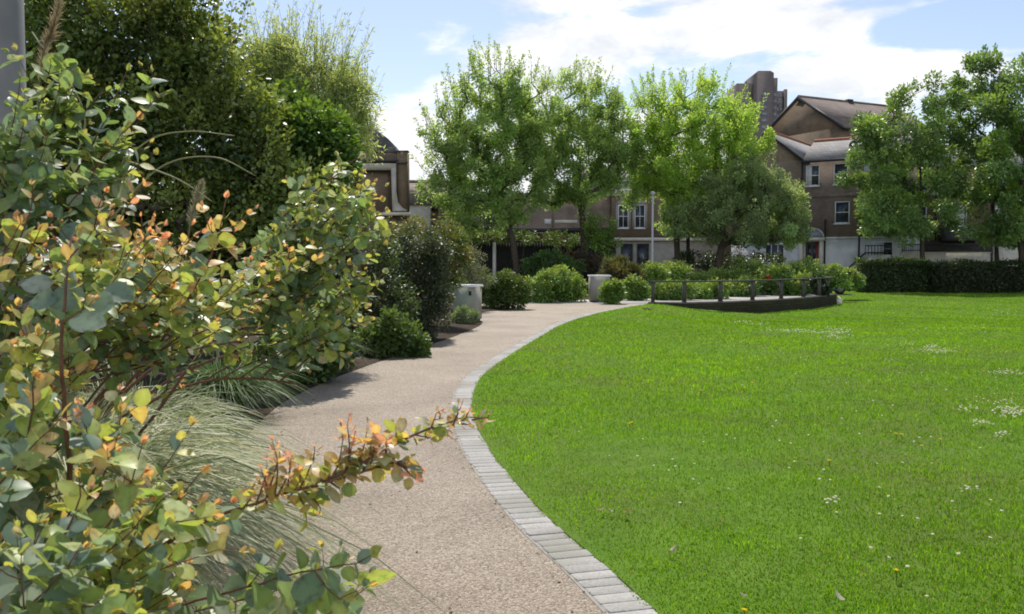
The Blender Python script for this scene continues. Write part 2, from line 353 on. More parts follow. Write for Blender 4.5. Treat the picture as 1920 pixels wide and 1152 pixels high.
# curved dark retaining wall under the terrace edge
rw = MB(); at_ = nrm(np.gradient(arc, axis=0)); an = np.stack([at_[:, 1], -at_[:, 0]], 1)
extra = np.array([arc[-1]+np.array([-0.12, 0.7])*k for k in (0.5, 1, 2, 3, 4)])
wl = np.vstack([arc+an*0.02, extra+np.array([0.02, 0])]); n = len(wl)
tw = nrm(np.gradient(wl, axis=0)); wn = np.stack([tw[:, 1], -tw[:, 0]], 1)
sec = [(0.0, -0.75), (0.0, 0.0), (0.03, 0.0), (0.03, 0.07), (-0.22, 0.07), (-0.22, -0.75)]
V = np.array([[*(wl[k]+wn[k]*o_), z_] for k in range(n) for (o_, z_) in sec]); m_ = len(sec)
rw.add(V, [[(k*m_+j, (k+1)*m_+j, (k+1)*m_+(j+1) % m_, k*m_+(j+1) % m_) for k in range(n-1) for j in range(m_)]])
rw.f.setdefault(m_, []).append(np.array([list(range(m_)), list(range((n-1)*m_, n*m_))[::-1]]))
tag(rw.ob('retaining_wall', M['dkwall']), 'low dark curved retaining wall holding up the railed terrace', 'wall')
# railing
rl = thing('railing', 'low dark timber railing with square posts along the curved terrace edge', 'railing', (*arc[0], 0))
def loc(o, par): o.parent = par; o.matrix_parent_inverse = Matrix.Translation(par.location).inverted(); return o
for px in (1221,1287,1355,1418,1470,1512,1541,1558):
    Xs = arc[:, 0]/arc[:, 1]*F+960; k = int(np.argmin(abs(Xs-px))); p = arc[k]-an[k]*0.12
    ang = math.atan2(at_[k][1], at_[k][0])
    b = MB(); b.box(-0.06, 0.06, -0.055, 0.055, -0.02, 0.70); b.box(-0.075, 0.075, -0.07, 0.07, 0.0, 0.03)
    o = loc(b.ob('post', M['timber']), rl); o.location = (p[0], p[1], 0.06); o.rotation_euler = (0, 0, ang)
b = MB(); cl = arc-an*0.12; n = len(cl)
cl = np.vstack([cl, extra[:3]-np.array([0.12, 0])]); n = len(cl)
tw = nrm(np.gradient(cl, axis=0)); wn = np.stack([tw[:, 1], -tw[:, 0]], 1)
sec = [(0.075, 0.765), (0.075, 0.815), (-0.075, 0.815), (-0.075, 0.765)]
V = np.array([[*(cl[k]+wn[k]*o_), z_] for k in range(n) for (o_, z_) in sec])
b.add(V, [[(k*4+j, (k+1)*4+j, (k+1)*4+(j+1) % 4, k*4+(j+1) % 4) for k in range(n-1) for j in range(4)]])
b.f.setdefault(4, []).append(np.array([[0, 1, 2, 3], [(n-1)*4+3, (n-1)*4+2, (n-1)*4+1, (n-1)*4]]))
loc(b.ob('rail', M['timber']), rl)
# white stone at the wall's end
b = MB(); rng = np.random.default_rng(3); pts = []
for k in range(60):
    d = nrm(rng.normal(size=3)); pts.append(d)
import bmesh
def rock(name, r, mat, seed, flat=0.7):
    bm = bmesh.new(); bmesh.ops.create_icosphere(bm, subdivisions=3, radius=1)
    rr = random.Random(seed); ph = [rr.uniform(0, 6) for _ in range(6)]
    for v in bm.verts:
        c = v.co; k = 1+0.16*math.sin(3*c.x+ph[0])*math.sin(4*c.y+ph[1])+0.1*math.sin(7*c.z+ph[2]+3*c.x)
        v.co = Vector((c.x*r[0]*k, c.y*r[1]*k, c.z*r[2]*k))
    me = bpy.data.meshes.new(name); bm.to_mesh(me); bm.free(); me.materials.append(mat)
    for p in me.polygons: p.use_smooth = True
    o = bpy.data.objects.new(name, me); COL.objects.link(o); return o
pp = G(1573, 572, -0.42); o = rock('stone', (0.13, 0.12, 0.2), M['cream'], 4); o.location = (pp[0], pp[1], -0.27)
tag(o, 'pale stone on the grass at the far end of the curved wall', 'stone')

# ------------------------------------------------------------------ vegetation tools
KITE = np.array([(0,0,0),(0.45,0.26,0.05),(1,0,-0.06),(0.45,-0.26,0.05)], float)
KF = [np.array([(0,1,2,3)])]
KFT = [np.array([(0,1,2),(0,2,3)])]
LANCE = np.array([(0,0,0),(0.4,0.11,0.03),(1,0,-0.12),(0.4,-0.11,0.03)], float)
ROUND = np.array([(0,0,0),(0.25,0.27,0.05),(0.6,0.33,0.05),(0.9,0.18,0),(1,0,-0.05),(0.9,-0.18,0),(0.6,-0.33,0.05),(0.25,-0.27,0.05)], float)
RF = [np.array([(0,1,2,3,4)]), np.array([(0,4,5,6,7)])]
def pick(cols, n, rng):
    cols = np.array(cols, float); return cols[rng.integers(0, len(cols), n)]
def ell3(e, Y):
    px, py, rx, ry = e[:4]; dy = e[4] if len(e) > 4 else 0; rd = e[5] if len(e) > 5 else None
    c = P(px, py, Y+dy); k = (Y+dy)/F
    return c, np.array((rx*k, rd if rd else rx*k, ry*k))
def lumps_in(ells, Y, n, rng, shell=0.55):
    E = [ell3(e, Y) for e in ells]
    w = np.array([(r[0]*r[2])**1.0 for c, r in E]); w /= w.sum()
    out = []; od = []
    tries = 0
    while len(out) < n and tries < n*30:
        tries += 1
        k = rng.choice(len(E), p=w); c, r = E[k]
        d = nrm(rng.normal(size=3)); rad = rng.uniform(shell**3, 1)**(1/3)
        p = c+d*r*rad
        if shell >= 0.4 and any(kk != k and (((p-c2)/r2)**2).sum() < 0.5 for kk, (c2, r2) in enumerate(E)): continue
        if p[2] < 0.05: continue
        out.append(p); od.append(nrm(d/r*r.mean()))
    return np.array(out), np.array(od)
def skeleton(trunk, tips, rng, r_tip=0.012, r_max=0.2, bend=0.25, kseg=4, low=0.35):
    """nodes grown greedily from the trunk polyline out to every tip; radii by the pipe rule"""
    nodes = [np.array(p, float) for p in trunk]; par = [-1]+list(range(len(trunk)-1))
    top = nodes[-1]; order = np.argsort(np.linalg.norm(tips-top, axis=1)); endn = {}
    n0 = max(1, int(len(trunk)*low))
    for ti in order:
        t = tips[ti]; A = np.array(nodes); dv = t-A; ds = np.linalg.norm(dv, axis=1)
        cost = ds*(1+0.9*np.clip(0.45-dv[:, 2]/np.maximum(ds, 1e-6), 0, 2)); cost[:n0] += 3
        k = int(np.argmin(cost)); a = nodes[k]; d = t-a; L = np.linalg.norm(d)
        g_ = nrm(nodes[k]-nodes[par[k]]) if par[k] >= 0 else np.array((0, 0, 1.))
        ctrl = a+0.45*d+bend*L*(0.6*g_+np.array((0, 0, -0.25)))*0.6
        prev = k; ks = max(2, min(kseg, int(L/0.4)+2))
        for q in range(1, ks+1):
            u = q/ks; p = (1-u)**2*a+2*u*(1-u)*ctrl+u*u*t
            if q < ks: p = p+rng.normal(size=3)*0.025*L
            nodes.append(p); par.append(prev); prev = len(nodes)-1
        endn[ti] = prev
    n = len(nodes); w = np.zeros(n)
    for ti, e in endn.items(): w[e] += 1
    for k in range(n-1, 0, -1): w[par[k]] += w[k]
    w[0] = max(w[0], w.max())
    rad = np.minimum(r_tip*np.maximum(w, 1)**0.5, r_max)
    return np.array(nodes), np.array(par), rad, endn
def plant(name, label, cat, Y, ells, base, n_lumps, per, leaf, lump_r, cols, tipcol=None, mat='leaf', trunk=None, r_tip=0.012, r_max=0.2,
          seed=1, shell=0.5, elong=0.0, template=KITE, faces=KFT, droop=0.1, group=None, extra=None, parts=('trunk', 'crown'), bark='bark', jit=0.25, zsq=1.0, up=0.6, spikes=0, spk=0.55, spr=0.16):
    rng = np.random.default_rng(seed)
    base = np.array(base, float)
    root = thing(name, label, cat, base, 0, group)
    tips, outd = lumps_in(ells, Y, n_lumps, rng, shell)
    cen = tips.mean(0); sb = np.zeros((0, 3)); st_ = np.zeros((0, 3))
    if extra is not None:
        ex = np.array([P(*e) for e in extra]); dr = nrm(nrm(ex-cen)*0.5+np.array((0, 0, 0.8))+rng.normal(size=ex.shape)*0.12)
        st_ = np.vstack([st_, ex]); sb = np.vstack([sb, ex-dr*(spk*1.9)])
    if spikes:
        q, qo = lumps_in(ells, Y, spikes*3, rng, 0.85); k = np.argsort(-(qo[:, 2]+rng.normal(size=len(q))*0.3))[:spikes]
        dr = nrm(qo[k]*0.55+np.array((0, 0, 0.9))+rng.normal(size=(len(k), 3))*0.2); ln = spk*rng.uniform(0.6, 1.5, (len(k), 1))
        st_ = np.vstack([st_, q[k]+dr*ln]); sb = np.vstack([sb, q[k]-dr*ln*0.6])
    nl_ = len(tips); allt = np.vstack([tips, sb])
    if trunk is None:
        c = tips.mean(0); h = max(0.15, (tips[:, 2].min()-base[2])*0.6)
        trunk = [base, base+np.array((0, 0, h*0.5)), base+np.array((0.1*(c[0]-base[0]), 0, h))]
    nodes, par, rad, endn = skeleton(trunk, allt, rng, r_tip, r_max)
    m = MB(); k = np.arange(1, len(nodes)); pr = par[k]
    rr0 = np.minimum(rad[pr], rad[k]*1.35)
    nt_ = len(trunk)
    rr0[:nt_-1] = rad[pr[:nt_-1]]
    if nt_ > 2: rr0[0] *= 1.25
    m.segs(nodes[pr]-base, nodes[k]-base, rr0, rad[k], 6)
    if len(sb): mid_ = (sb+st_)/2+rng.normal(size=sb.shape)*0.04*spk; m.segs(sb-base, mid_-base, r_tip*0.9, r_tip*0.6, 5); m.segs(mid_-base, st_-base, r_tip*0.6, r_tip*0.25, 5)
    m.ob(parts[0], M[bark], root, True)
    # leaves
    ntp = len(tips); tot = ntp*per; li = np.repeat(np.arange(ntp), per)
    en = np.array([endn[i] for i in range(ntp)]); tdir = nrm(nodes[en]-nodes[par[en]]*0.5-nodes[par[par[en]]]*0.5)
    off = rng.normal(size=(tot, 3)); off = off/np.maximum(np.linalg.norm(off, axis=1, keepdims=True), 1e-6)*rng.uniform(0.1, 1, (tot, 1))**0.5
    lsz = lump_r*rng.uniform(0.7, 1.35, ntp)
    pos = tips[li]+off*lsz[li][:, None]*np.array((1, 1, zsq))
    if elong > 0:
        u = rng.uniform(-1.0, 0.25, tot); sh = tdir[li]*u[:, None]*elong
        pos = tips[li]+sh+off*lsz[li][:, None]*(0.55+0.45*np.clip(-u, 0, 1))[:, None]
    pos[:, 2] = np.maximum(pos[:, 2], base[2]+0.02)
    D = off*0.8+outd[li]*0.4+rng.normal(size=(tot, 3))*0.5-np.array((0, 0, droop))
    N = rng.normal(size=(tot, 3))*0.6+np.array((0, 0, up))+outd[li]*0.3
    cl = pick(cols, ntp, rng)*(1+rng.uniform(-jit, jit, (ntp, 1)))
    C = cl[li]*(1+rng.uniform(-0.22, 0.22, (tot, 1)))
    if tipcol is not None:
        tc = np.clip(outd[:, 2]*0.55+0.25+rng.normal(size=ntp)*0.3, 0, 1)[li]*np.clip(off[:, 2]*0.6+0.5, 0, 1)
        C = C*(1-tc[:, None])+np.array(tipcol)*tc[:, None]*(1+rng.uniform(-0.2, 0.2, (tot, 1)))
    sz = leaf*rng.uniform(0.6, 1.3, tot)
    if len(sb):
        ns, pc = len(sb), max(14, int(per*0.22)); u = rng.uniform(0.05, 1.0, (ns, pc, 1)); ax = nrm(st_-sb)[:, None]
        o2 = rng.normal(size=(ns, pc, 3)); o2 = o2/np.linalg.norm(o2, axis=2, keepdims=True); o2 = o2-ax*(o2*ax).sum(2, keepdims=True)
        p2 = sb[:, None]+(st_-sb)[:, None]*u+o2*spr*rng.uniform(0.2, 1, (ns, pc, 1))*(1.15-0.75*u)
        D2 = o2*0.9+ax*0.8+rng.normal(size=o2.shape)*0.3; cs_ = pick(cols, ns, rng)
        if tipcol is not None: cs_ = cs_*0.5+np.array(tipcol)*0.5
        pos = np.vstack([pos, p2.reshape(-1, 3)]); D = np.vstack([D, D2.reshape(-1, 3)]); N = np.vstack([N, rng.normal(size=(ns*pc, 3))*0.7+np.array((0, 0, 0.5))])
        C = np.vstack([C, np.repeat(cs_, pc, 0)*(1+rng.uniform(-0.2, 0.2, (ns*pc, 1)))]); sz = np.concatenate([sz, leaf*rng.uniform(0.5, 1.05, ns*pc)])
    m = MB(); m.inst(template, faces, pos-base, D, N, sz, C); m.ob(parts[1], M[mat], root)
    return root
BUSH = ('stems', 'foliage')

# ------------------------------------------------------------------ trees in the middle
def gz(px, Y, z=0.0): return (float(P(px, 490, Y)[0]), Y, z)
def trunkline(pts, Y): return [P(a, b, Y+dy) for a, b, dy in pts]
leafA = [(0.235,0.35,0.12),(0.27,0.385,0.135),(0.195,0.30,0.105)]
leafB = [(0.27,0.40,0.09),(0.30,0.435,0.10),(0.235,0.36,0.085)]
leafC = [(0.205,0.28,0.135),(0.24,0.315,0.15),(0.175,0.24,0.115)]
leafD = [(0.16,0.255,0.085),(0.19,0.29,0.095),(0.13,0.215,0.075)]
TR = dict(template=KITE, faces=KFT, mat='tree')
plant('ash_tree', 'tall tree with upright shoots, first of the central group beside the brick corner building', 'tree', 44,
      [(915,235,100,115),(875,330,90,100),(965,320,75,110),(850,275,60,85),(900,395,80,50),(925,160,65,60),(990,220,60,90)], gz(970,44,-0.02), 250, 250, 0.14, 0.44, leafA, (0.30,0.37,0.14),
      trunk=trunkline([(972,545,0),(968,500,0),(962,455,0),(950,410,0),(938,370,0),(930,330,0)], 44), r_max=0.17, r_tip=0.013, seed=11, elong=0.8, shell=0.1, spikes=80, spk=0.7, spr=0.13, **TR,
      extra=[(885,85,44),(915,88,43.5),(935,92,44.5),(838,120,44),(860,118,43.6),(815,155,44),(785,185,44.3),(795,200,44),(782,240,44),(792,205,43.6),(790,310,44),(830,135,44.4),(980,125,44),(1010,110,44.3),(995,135,44),(870,150,44),(900,120,44),(950,130,43.8)])
plant('ash_tree', 'vase shaped tree with a forking trunk in front of the flat brick shop', 'tree', 46,
      [(1075,215,90,85),(1080,300,110,80),(1020,270,65,105),(1145,270,60,85),(1110,340,80,35),(1035,350,50,45),(1160,330,50,55)], gz(1095,46,-0.02), 225, 240, 0.14, 0.44, leafA, (0.29,0.37,0.12),
      trunk=trunkline([(1097,510,0),(1096,470,0),(1094,430,0),(1092,400,0)], 46), r_max=0.21, r_tip=0.011, seed=12, elong=0.8, shell=0.1, spikes=80, spk=0.7, spr=0.13, **TR,
      extra=[(1105,112,46),(1120,125,46.3),(1070,128,46),(1045,150,46),(1150,140,46),(1160,150,46.4),(1085,120,45.7),(1030,145,46),(1190,170,46),(1215,150,46),(1130,170,46),(1110,150,46)])
plant('ash_tree', 'fresh green rounded tree standing behind the slim grey lamp post', 'tree', 47,
      [(1290,215,110,75),(1310,290,125,95),(1230,260,65,110),(1380,265,65,80),(1395,320,40,50),(1270,355,95,40),(1340,345,75,60),(1210,320,45,60)], gz(1270,47,-0.02), 280, 260, 0.14, 0.44, leafB, (0.34,0.46,0.10),
      trunk=trunkline([(1272,520,0),(1270,480,0),(1268,430,0),(1266,380,0),(1272,330,0)], 47), r_max=0.16, r_tip=0.011, seed=13, elong=0.8, shell=0.1, spikes=110, spk=0.65, spr=0.13, **TR,
      extra=[(1256,130,47),(1285,138,47),(1300,130,46.6),(1318,140,47),(1343,132,47),(1362,142,47.3),(1240,140,47),(1218,150,47),(1272,128,47.4),(1385,190,47),(1420,240,47),(1200,150,47),(1330,150,47)])
plant('ash_tree', 'slender dark stemmed young tree between the lamp post and the spreading tree', 'tree', 48,
      [(1300,330,60,70),(1290,400,50,50),(1258,400,35,45)], gz(1291,48,-0.02), 70, 180, 0.15, 0.4, leafA, None,
      trunk=trunkline([(1291,520,0),(1290,470,0),(1290,420,0),(1294,370,0)], 48), r_max=0.10, seed=14, elong=0.7, shell=0.1, **TR)
plant('hawthorn_tree', 'low wide spreading grey green tree leaning toward the white fronted house', 'tree', 45,
      [(1395,355,60,50),(1440,385,65,50),(1400,420,112,42),(1320,415,65,48),(1480,425,40,40),(1430,445,70,25),(1420,330,38,35),(1465,375,35,36),(1350,375,50,45)], gz(1350,45,-0.02), 170, 270, 0.125, 0.40, leafC, (0.26,0.32,0.17),
      trunk=trunkline([(1345,520,0),(1347,490,0),(1352,465,0),(1360,440,0)], 45), r_max=0.17, seed=15, shell=0.3, jit=0.5, spikes=110, spk=0.5, spr=0.15, **TR)
plant('maple_tree', 'clumpy green tree behind the clipped hedge, bare trunk against the pale wall', 'tree', 57,
      [(1640,345,65,70),(1700,250,65,75),(1750,215,55,60),(1640,265,35,60),(1740,340,80,70),(1700,400,90,45),(1720,440,30,30)], gz(1730,57,-0.4), 95, 270, 0.235, 0.58, leafD, (0.22,0.34,0.06),
      trunk=trunkline([(1730,505,0),(1729,470,0),(1730,430,0),(1728,380,0),(1726,320,0)], 57), r_max=0.17, seed=16, shell=0.5, jit=0.35, spikes=35, spk=0.4, spr=0.25, template=KITE, faces=KFT, mat='maple')
plant('maple_tree', 'tallest tree at the hedge, its dark domed top above the houses', 'tree', 59,
      [(1845,165,50,68),(1800,240,60,60),(1860,260,70,80),(1835,330,60,60)], gz(1868,59,-0.4), 74, 270, 0.235, 0.58, leafD, (0.16,0.26,0.05),
      trunk=trunkline([(1870,505,0),(1868,460,0),(1864,420,0),(1858,340,0),(1850,260,0)], 59), r_max=0.17, seed=17, shell=0.5, jit=0.35, spikes=35, spk=0.4, spr=0.25, template=KITE, faces=KFT, mat='maple')
plant('maple_tree', 'broad tree cut by the right edge with low sweeping leafy branches over the hedge', 'tree', 55,
      [(1890,230,60,60),(1930,190,70,80),(1880,310,75,50),(1940,300,110,90),(1865,400,55,60),(1930,410,90,60),(2010,260,80,110)], gz(1915,55,-0.4), 140, 270, 0.235, 0.58, leafD, (0.24,0.37,0.06),
      trunk=trunkline([(1918,505,0),(1914,460,0),(1910,420,0),(1915,360,0),(1925,280,0)], 55), r_max=0.17, seed=18, shell=0.5, jit=0.35, spikes=35, spk=0.4, spr=0.25, template=KITE, faces=KFT, mat='maple')
# a tree out of frame to the right, its shade reaching the lawn edge
# ------------------------------------------------------------------ left side plants
darkc = [(0.07,0.118,0.029),(0.098,0.155,0.036),(0.05,0.085,0.023)]
plant('evergreen_tree', 'big dark glossy evergreen towering behind the eucalyptus shrubs', 'tree', 11.3,
      [(280,80,125,105),(170,40,120,110),(385,150,75,65),(330,250,140,100),(440,255,80,80),(470,350,90,75),(190,200,120,120),(330,420,140,85),(460,450,95,85),(555,430,50,90),(550,380,50,55),(110,120,90,110)], (-5.0,11.3,0.08), 220, 250, 0.066, 0.31, darkc, (0.33,0.41,0.11),  # new-growth tip colour, lightened to paint lit sprays against dark cavities
      trunk=[(-5.0,11.3,0.05),(-5.0,11.35,0.7),(-4.9,11.3,1.4),(-4.9,11.3,2.1),(-4.8,11.4,2.8)], r_max=0.13, r_tip=0.006, seed=21, mat='dark', template=ROUND, faces=RF, shell=0.5, jit=0.5, spikes=170, spk=0.32, spr=0.13,
      extra=[(380,5,11.3),(410,-8,11.3),(440,-10,11.3),(470,-14,11.3),(350,-5,11.3)])
plant('laurel_bush', 'dense dark laurel filling the bed behind the orange tipped sprays', 'shrub', 14,
      [(120,420,170,120),(-60,330,170,200),(300,480,160,90),(60,200,140,150),(450,540,100,70),(270,370,120,90),(430,380,80,80),(370,285,80,60),(300,250,80,60)], (-7.2,14,0.1), 220, 190, 0.08, 0.3, darkc, (0.13,0.18,0.04), r_tip=0.006, r_max=0.06, seed=20, parts=BUSH, mat='dark', template=ROUND, faces=RF)
plant('privet_bush', 'bright green bush beneath the pale willowy shrub', 'shrub', 12.2,
      [(570,262,78,48),(525,235,50,50),(590,320,55,55),(615,285,35,38),(555,310,60,50),(595,380,40,60)], (-3.2,12.2,0.08), 150, 150, 0.066, 0.26, [(0.075,0.15,0.025),(0.09,0.18,0.03),(0.06,0.12,0.022)], (0.21,0.31,0.06), r_tip=0.005, r_max=0.05, spikes=30, spk=0.2, spr=0.08, seed=22, parts=BUSH, template=ROUND, faces=RF)
plant('willow_shrub', 'pale olive willowy shrub with thin upright shoots against the sky', 'shrub', 14,
      [(600,160,75,75),(550,130,60,70),(660,190,50,55),(620,240,80,50),(500,120,50,60),(450,110,50,50)], (-3.0,14,0.08), 200, 150, 0.088, 0.17, [(0.33,0.39,0.18),(0.37,0.43,0.21),(0.28,0.34,0.15)], None, r_tip=0.0045, r_max=0.06, seed=23, parts=BUSH, template=LANCE, elong=0.5, shell=0.1, mat='tree', spikes=120, spk=0.5, spr=0.045,
      extra=[(497,22,14),(538,18,14),(566,20,14.1),(520,60,13.9),(607,45,14),(616,55,14.1),(637,48,14),(658,62,14),(680,95,14),(585,50,14),(706,130,14),(722,185,14),(715,205,13.9),(475,40,14),(550,45,14.2),(628,70,13.8),(690,140,14.1),(510,35,14.1),(555,30,13.9),(460,60,14),(596,70,14),(650,90,14),(668,110,14)])
gg = [(0.07,0.092,0.055),(0.088,0.11,0.068),(0.052,0.072,0.042)]
plant('olive_bush', 'rounded dark grey green bush leaning over the path edge before the cabinet', 'shrub', 17.4,
      [(790,500,56,72),(798,570,40,58),(766,560,45,60),(812,550,20,50)], (-1.75,17.4,0.05), 130, 120, 0.07, 0.19, gg, (0.10,0.13,0.06), r_tip=0.005, r_max=0.04, seed=24, parts=BUSH, shell=0.45)
plant('spindle_bush', 'yellow green bush with orange tinged leaves behind the dark rounded bush', 'shrub', 20.5,
      [(795,455,68,45),(838,485,36,55),(745,470,45,60),(832,530,25,40)], (-2.4,20.5,0.05), 110, 90, 0.08, 0.22, [(0.11,0.15,0.04),(0.14,0.16,0.04),(0.10,0.16,0.04),(0.20,0.14,0.04)], (0.18,0.2,0.05), r_tip=0.006, r_max=0.04, seed=25, parts=BUSH)
plant('grey_shrub', 'soft grey shrub with fine foliage left of the black fence', 'shrub', 27,
      [(880,500,28,40),(895,520,20,25)], (gz(885,27)[0],27,0.02), 40, 90, 0.09, 0.2, [(0.16,0.19,0.12),(0.19,0.21,0.14)], None, r_tip=0.006, r_max=0.03, seed=26, parts=BUSH, template=LANCE)
plant('lavender_bush', 'small silvery bush at the foot of the near cabinet', 'shrub', 21.6,
      [(873,597,22,20),(858,600,14,16)], (-1.1,21.6,0.0), 36, 90, 0.07, 0.10, [(0.22,0.29,0.17),(0.26,0.33,0.20),(0.17,0.25,0.12)], None, r_tip=0.004, r_max=0.02, seed=27, parts=BUSH, template=LANCE)
plant('photinia_bush', 'mid green bush in the bed between the green eucalyptus sprays and the dark rounded bush', 'shrub', 15.6,
      [(700,520,45,75),(735,570,35,50),(680,590,40,45),(650,420,45,60,3.0),(625,480,45,50,2.5),(640,350,40,45,3.2)], (-2.9,15.6,0.05), 150, 120, 0.07, 0.2, [(0.06,0.095,0.035),(0.075,0.115,0.04),(0.06,0.075,0.035)], (0.12,0.17,0.06), r_tip=0.005, r_max=0.04, seed=32, parts=BUSH)
plant('geranium_clump', 'low bright green clump spilling onto the path below the dark rounded bush', 'plant', 14.3,
      [(765,642,28,24),(735,630,30,34),(700,655,40,30),(672,672,34,22),(780,655,18,14)], (-2.3,14.3,0.03), 70, 80, 0.075, 0.13, [(0.085,0.145,0.038),(0.105,0.175,0.045),(0.065,0.115,0.032)], (0.15,0.22,0.07), spikes=60, spk=0.17, spr=0.06, r_tip=0.004, r_max=0.02, seed=28, parts=BUSH, template=ROUND, faces=RF)
plant('ground_shrub', 'dark low shrub at the path edge under the green eucalyptus sprays', 'shrub', 11.2,
      [(575,680,50,30),(530,690,60,40),(610,650,38,40),(560,625,60,60)], (-2.75,11.2,0.05), 100, 80, 0.07, 0.16, [(0.07,0.12,0.03),(0.085,0.15,0.035)], (0.14,0.21,0.05), r_tip=0.004, r_max=0.03, seed=29, parts=BUSH, template=ROUND, faces=RF)
plant('box_bush', 'clipped green bush beside the grey cabinet, smaller of the pair', 'shrub', 28.6,
      [(925,555,24,26),(915,545,18,24)], gz(923,28.6,0), 50, 90, 0.085, 0.19, [(0.07,0.12,0.025),(0.085,0.14,0.03)], (0.15,0.22,0.05), r_tip=0.006, r_max=0.03, seed=30, parts=BUSH, group='round bushes at the path bend')
plant('box_bush', 'rounded green bush at the path bend, larger of the pair', 'shrub', 28.2,
      [(962,552,27,28),(955,535,22,20)], gz(962,28.2,0), 54, 110, 0.085, 0.2, [(0.065,0.115,0.02),(0.08,0.14,0.028)], (0.16,0.22,0.05), r_tip=0.006, r_max=0.03, seed=31, parts=BUSH, group='round bushes at the path bend')
rosec = [(0.13,0.24,0.045),(0.155,0.28,0.05),(0.11,0.205,0.042)]; rosetip = (0.31,0.38,0.10)
roses = [
 ('rose bush nearest the two round bushes at the path end', 32.8, [(1015,545,28,20),(1030,530,22,18)]),
 ('large yellow tinged rose bush left of the far cabinet', 33.4, [(1052,535,34,27),(1076,545,22,20),(1045,520,20,14)]),
 ('small rose bush growing against the front of the far cabinet', 31.8, [(1146,551,16,13),(1152,543,10,9)]),
 ('rose bush at the left end of the terrace railing', 37.5, [(1225,520,28,22),(1215,540,22,22)]),
 ('rose bush with a low mound behind the first railing bay', 35.0, [(1250,548,28,14),(1280,545,24,14)]),
 ('rose bush in front of the slender tree trunks', 40, [(1265,515,34,18),(1245,510,20,14)]),
 ('low rose bush behind the second railing bay', 36.0, [(1320,548,30,14),(1345,545,22,13)]),
 ('rose bush beneath the low spreading tree', 41, [(1330,528,36,18),(1365,525,28,18)]),
 ('tall shooting rose bush below the bay window of the white house', 41, [(1410,515,30,22),(1390,525,24,20),(1385,505,8,20)]),
 ('rose bush carrying a single red bloom', 40, [(1455,520,30,22),(1440,535,24,16)]),
 ('leafy rose bush in front of the house door', 41.5, [(1505,515,34,20),(1520,505,22,16)]),
 ('low rose bush filling the gap between the two metal cabinets and the smoky bush', 34.6, [(1195,546,18,14),(1185,538,14,12)]),
 ('small rose bush just right of the two round bushes', 33.6, [(995,552,14,11),(1003,543,12,12)]),
 ('rose bush straddling the third railing bay', 38.4, [(1385,545,28,13),(1400,538,20,14)]),
 ('rose bush between the red bloom and the little conifer', 39.6, [(1490,540,26,16),(1505,530,18,14)]),
 ('straggly rose bush trailing beyond the end of the curved wall', 44.5, [(1600,528,22,10),(1588,520,14,12)]),
 ('last rose bush at the far end of the terrace', 42.5, [(1560,515,26,16),(1575,525,22,12),(1545,530,20,14)]),
]
for k, (lab, Yr, el) in enumerate(roses):
    rb = plant('rose_bush', lab, 'rose bush', Yr, el, gz(sum(e[0] for e in el)/len(el), Yr, 0), 52, 80, 0.115, 0.21, rosec, rosetip, r_tip=0.006, r_max=0.03, spikes=26, spk=0.16, spr=0.07, seed=40+k, parts=BUSH, group='rose bushes round the terrace')
    if 'red bloom' in lab:
        rng = np.random.default_rng(9); d = nrm(rng.normal(size=(40, 3))); c = P(1441, 522, 39.2)-np.array(rb.location)
        m = MB(); m.inst(ROUND*np.array((1, 1.3, 1)), RF, c+d*0.03, d, rng.normal(size=(40, 3)), 0.08, np.array((0.5, 0.03, 0.02))*np.ones((40, 3))); m.ob('flower', M['petal'], rb)
plant('smoke_bush', 'dark bronze green spiky bush standing behind the far cabinet', 'shrub', 37,
      [(1165,520,36,30),(1150,505,26,18),(1180,535,26,20)], gz(1165,37,0), 80, 90, 0.22, 0.22, [(0.075,0.075,0.04),(0.095,0.085,0.04),(0.07,0.085,0.038)], (0.16,0.16,0.06), r_tip=0.006, r_max=0.03, seed=60, parts=BUSH, template=LANCE, up=0.1, droop=-0.5)
plant('hebe_bush', 'mid green bush growing in front of the black fence', 'shrub', 41,
      [(1035,490,35,20),(1010,505,28,25),(1060,505,30,22)], gz(1030,41,0), 60, 90, 0.12, 0.25, [(0.06,0.12,0.025),(0.075,0.145,0.03)], (0.10,0.19,0.05), r_tip=0.006, r_max=0.03, seed=61, parts=BUSH)
plant('barberry_bush', 'rusty brown low bush below the forking tree', 'shrub', 42.5,
      [(1090,490,34,18),(1060,485,20,14)], gz(1085,42.5,0), 46, 80, 0.10, 0.22, [(0.07,0.05,0.03),(0.09,0.06,0.03),(0.06,0.06,0.03)], None, r_tip=0.006, r_max=0.03, seed=62, parts=BUSH)
plant('sapling', 'young light green sapling beside the forking trunk', 'tree', 44.5,
      [(1125,440,28,35),(1140,465,22,20),(1115,420,16,16)], gz(1122,44.5,0), 40, 75, 0.13, 0.26, [(0.11,0.20,0.03),(0.13,0.23,0.035)], (0.19,0.28,0.05), r_tip=0.008, r_max=0.05, seed=63)
plant('laurel_bush', 'dark evergreen bush under the low spreading tree', 'shrub', 47.5,
      [(1350,492,45,16),(1400,495,40,16),(1300,490,40,15),(1440,492,36,14)], gz(1365,47.5,0), 90, 80, 0.12, 0.26, [(0.03,0.05,0.015),(0.04,0.065,0.02)], None, r_tip=0.006, r_max=0.03, seed=64, parts=BUSH, mat='dark')
plant('conifer_shrub', 'dark upright little shrub inside the far end of the railing', 'shrub', 38.2,
      [(1533,535,11,22),(1540,548,12,14)], gz(1536,38.2,0.01), 36, 80, 0.08, 0.10, [(0.02,0.04,0.018),(0.03,0.05,0.02)], None, r_tip=0.005, r_max=0.02, seed=65, parts=BUSH, mat='dark')
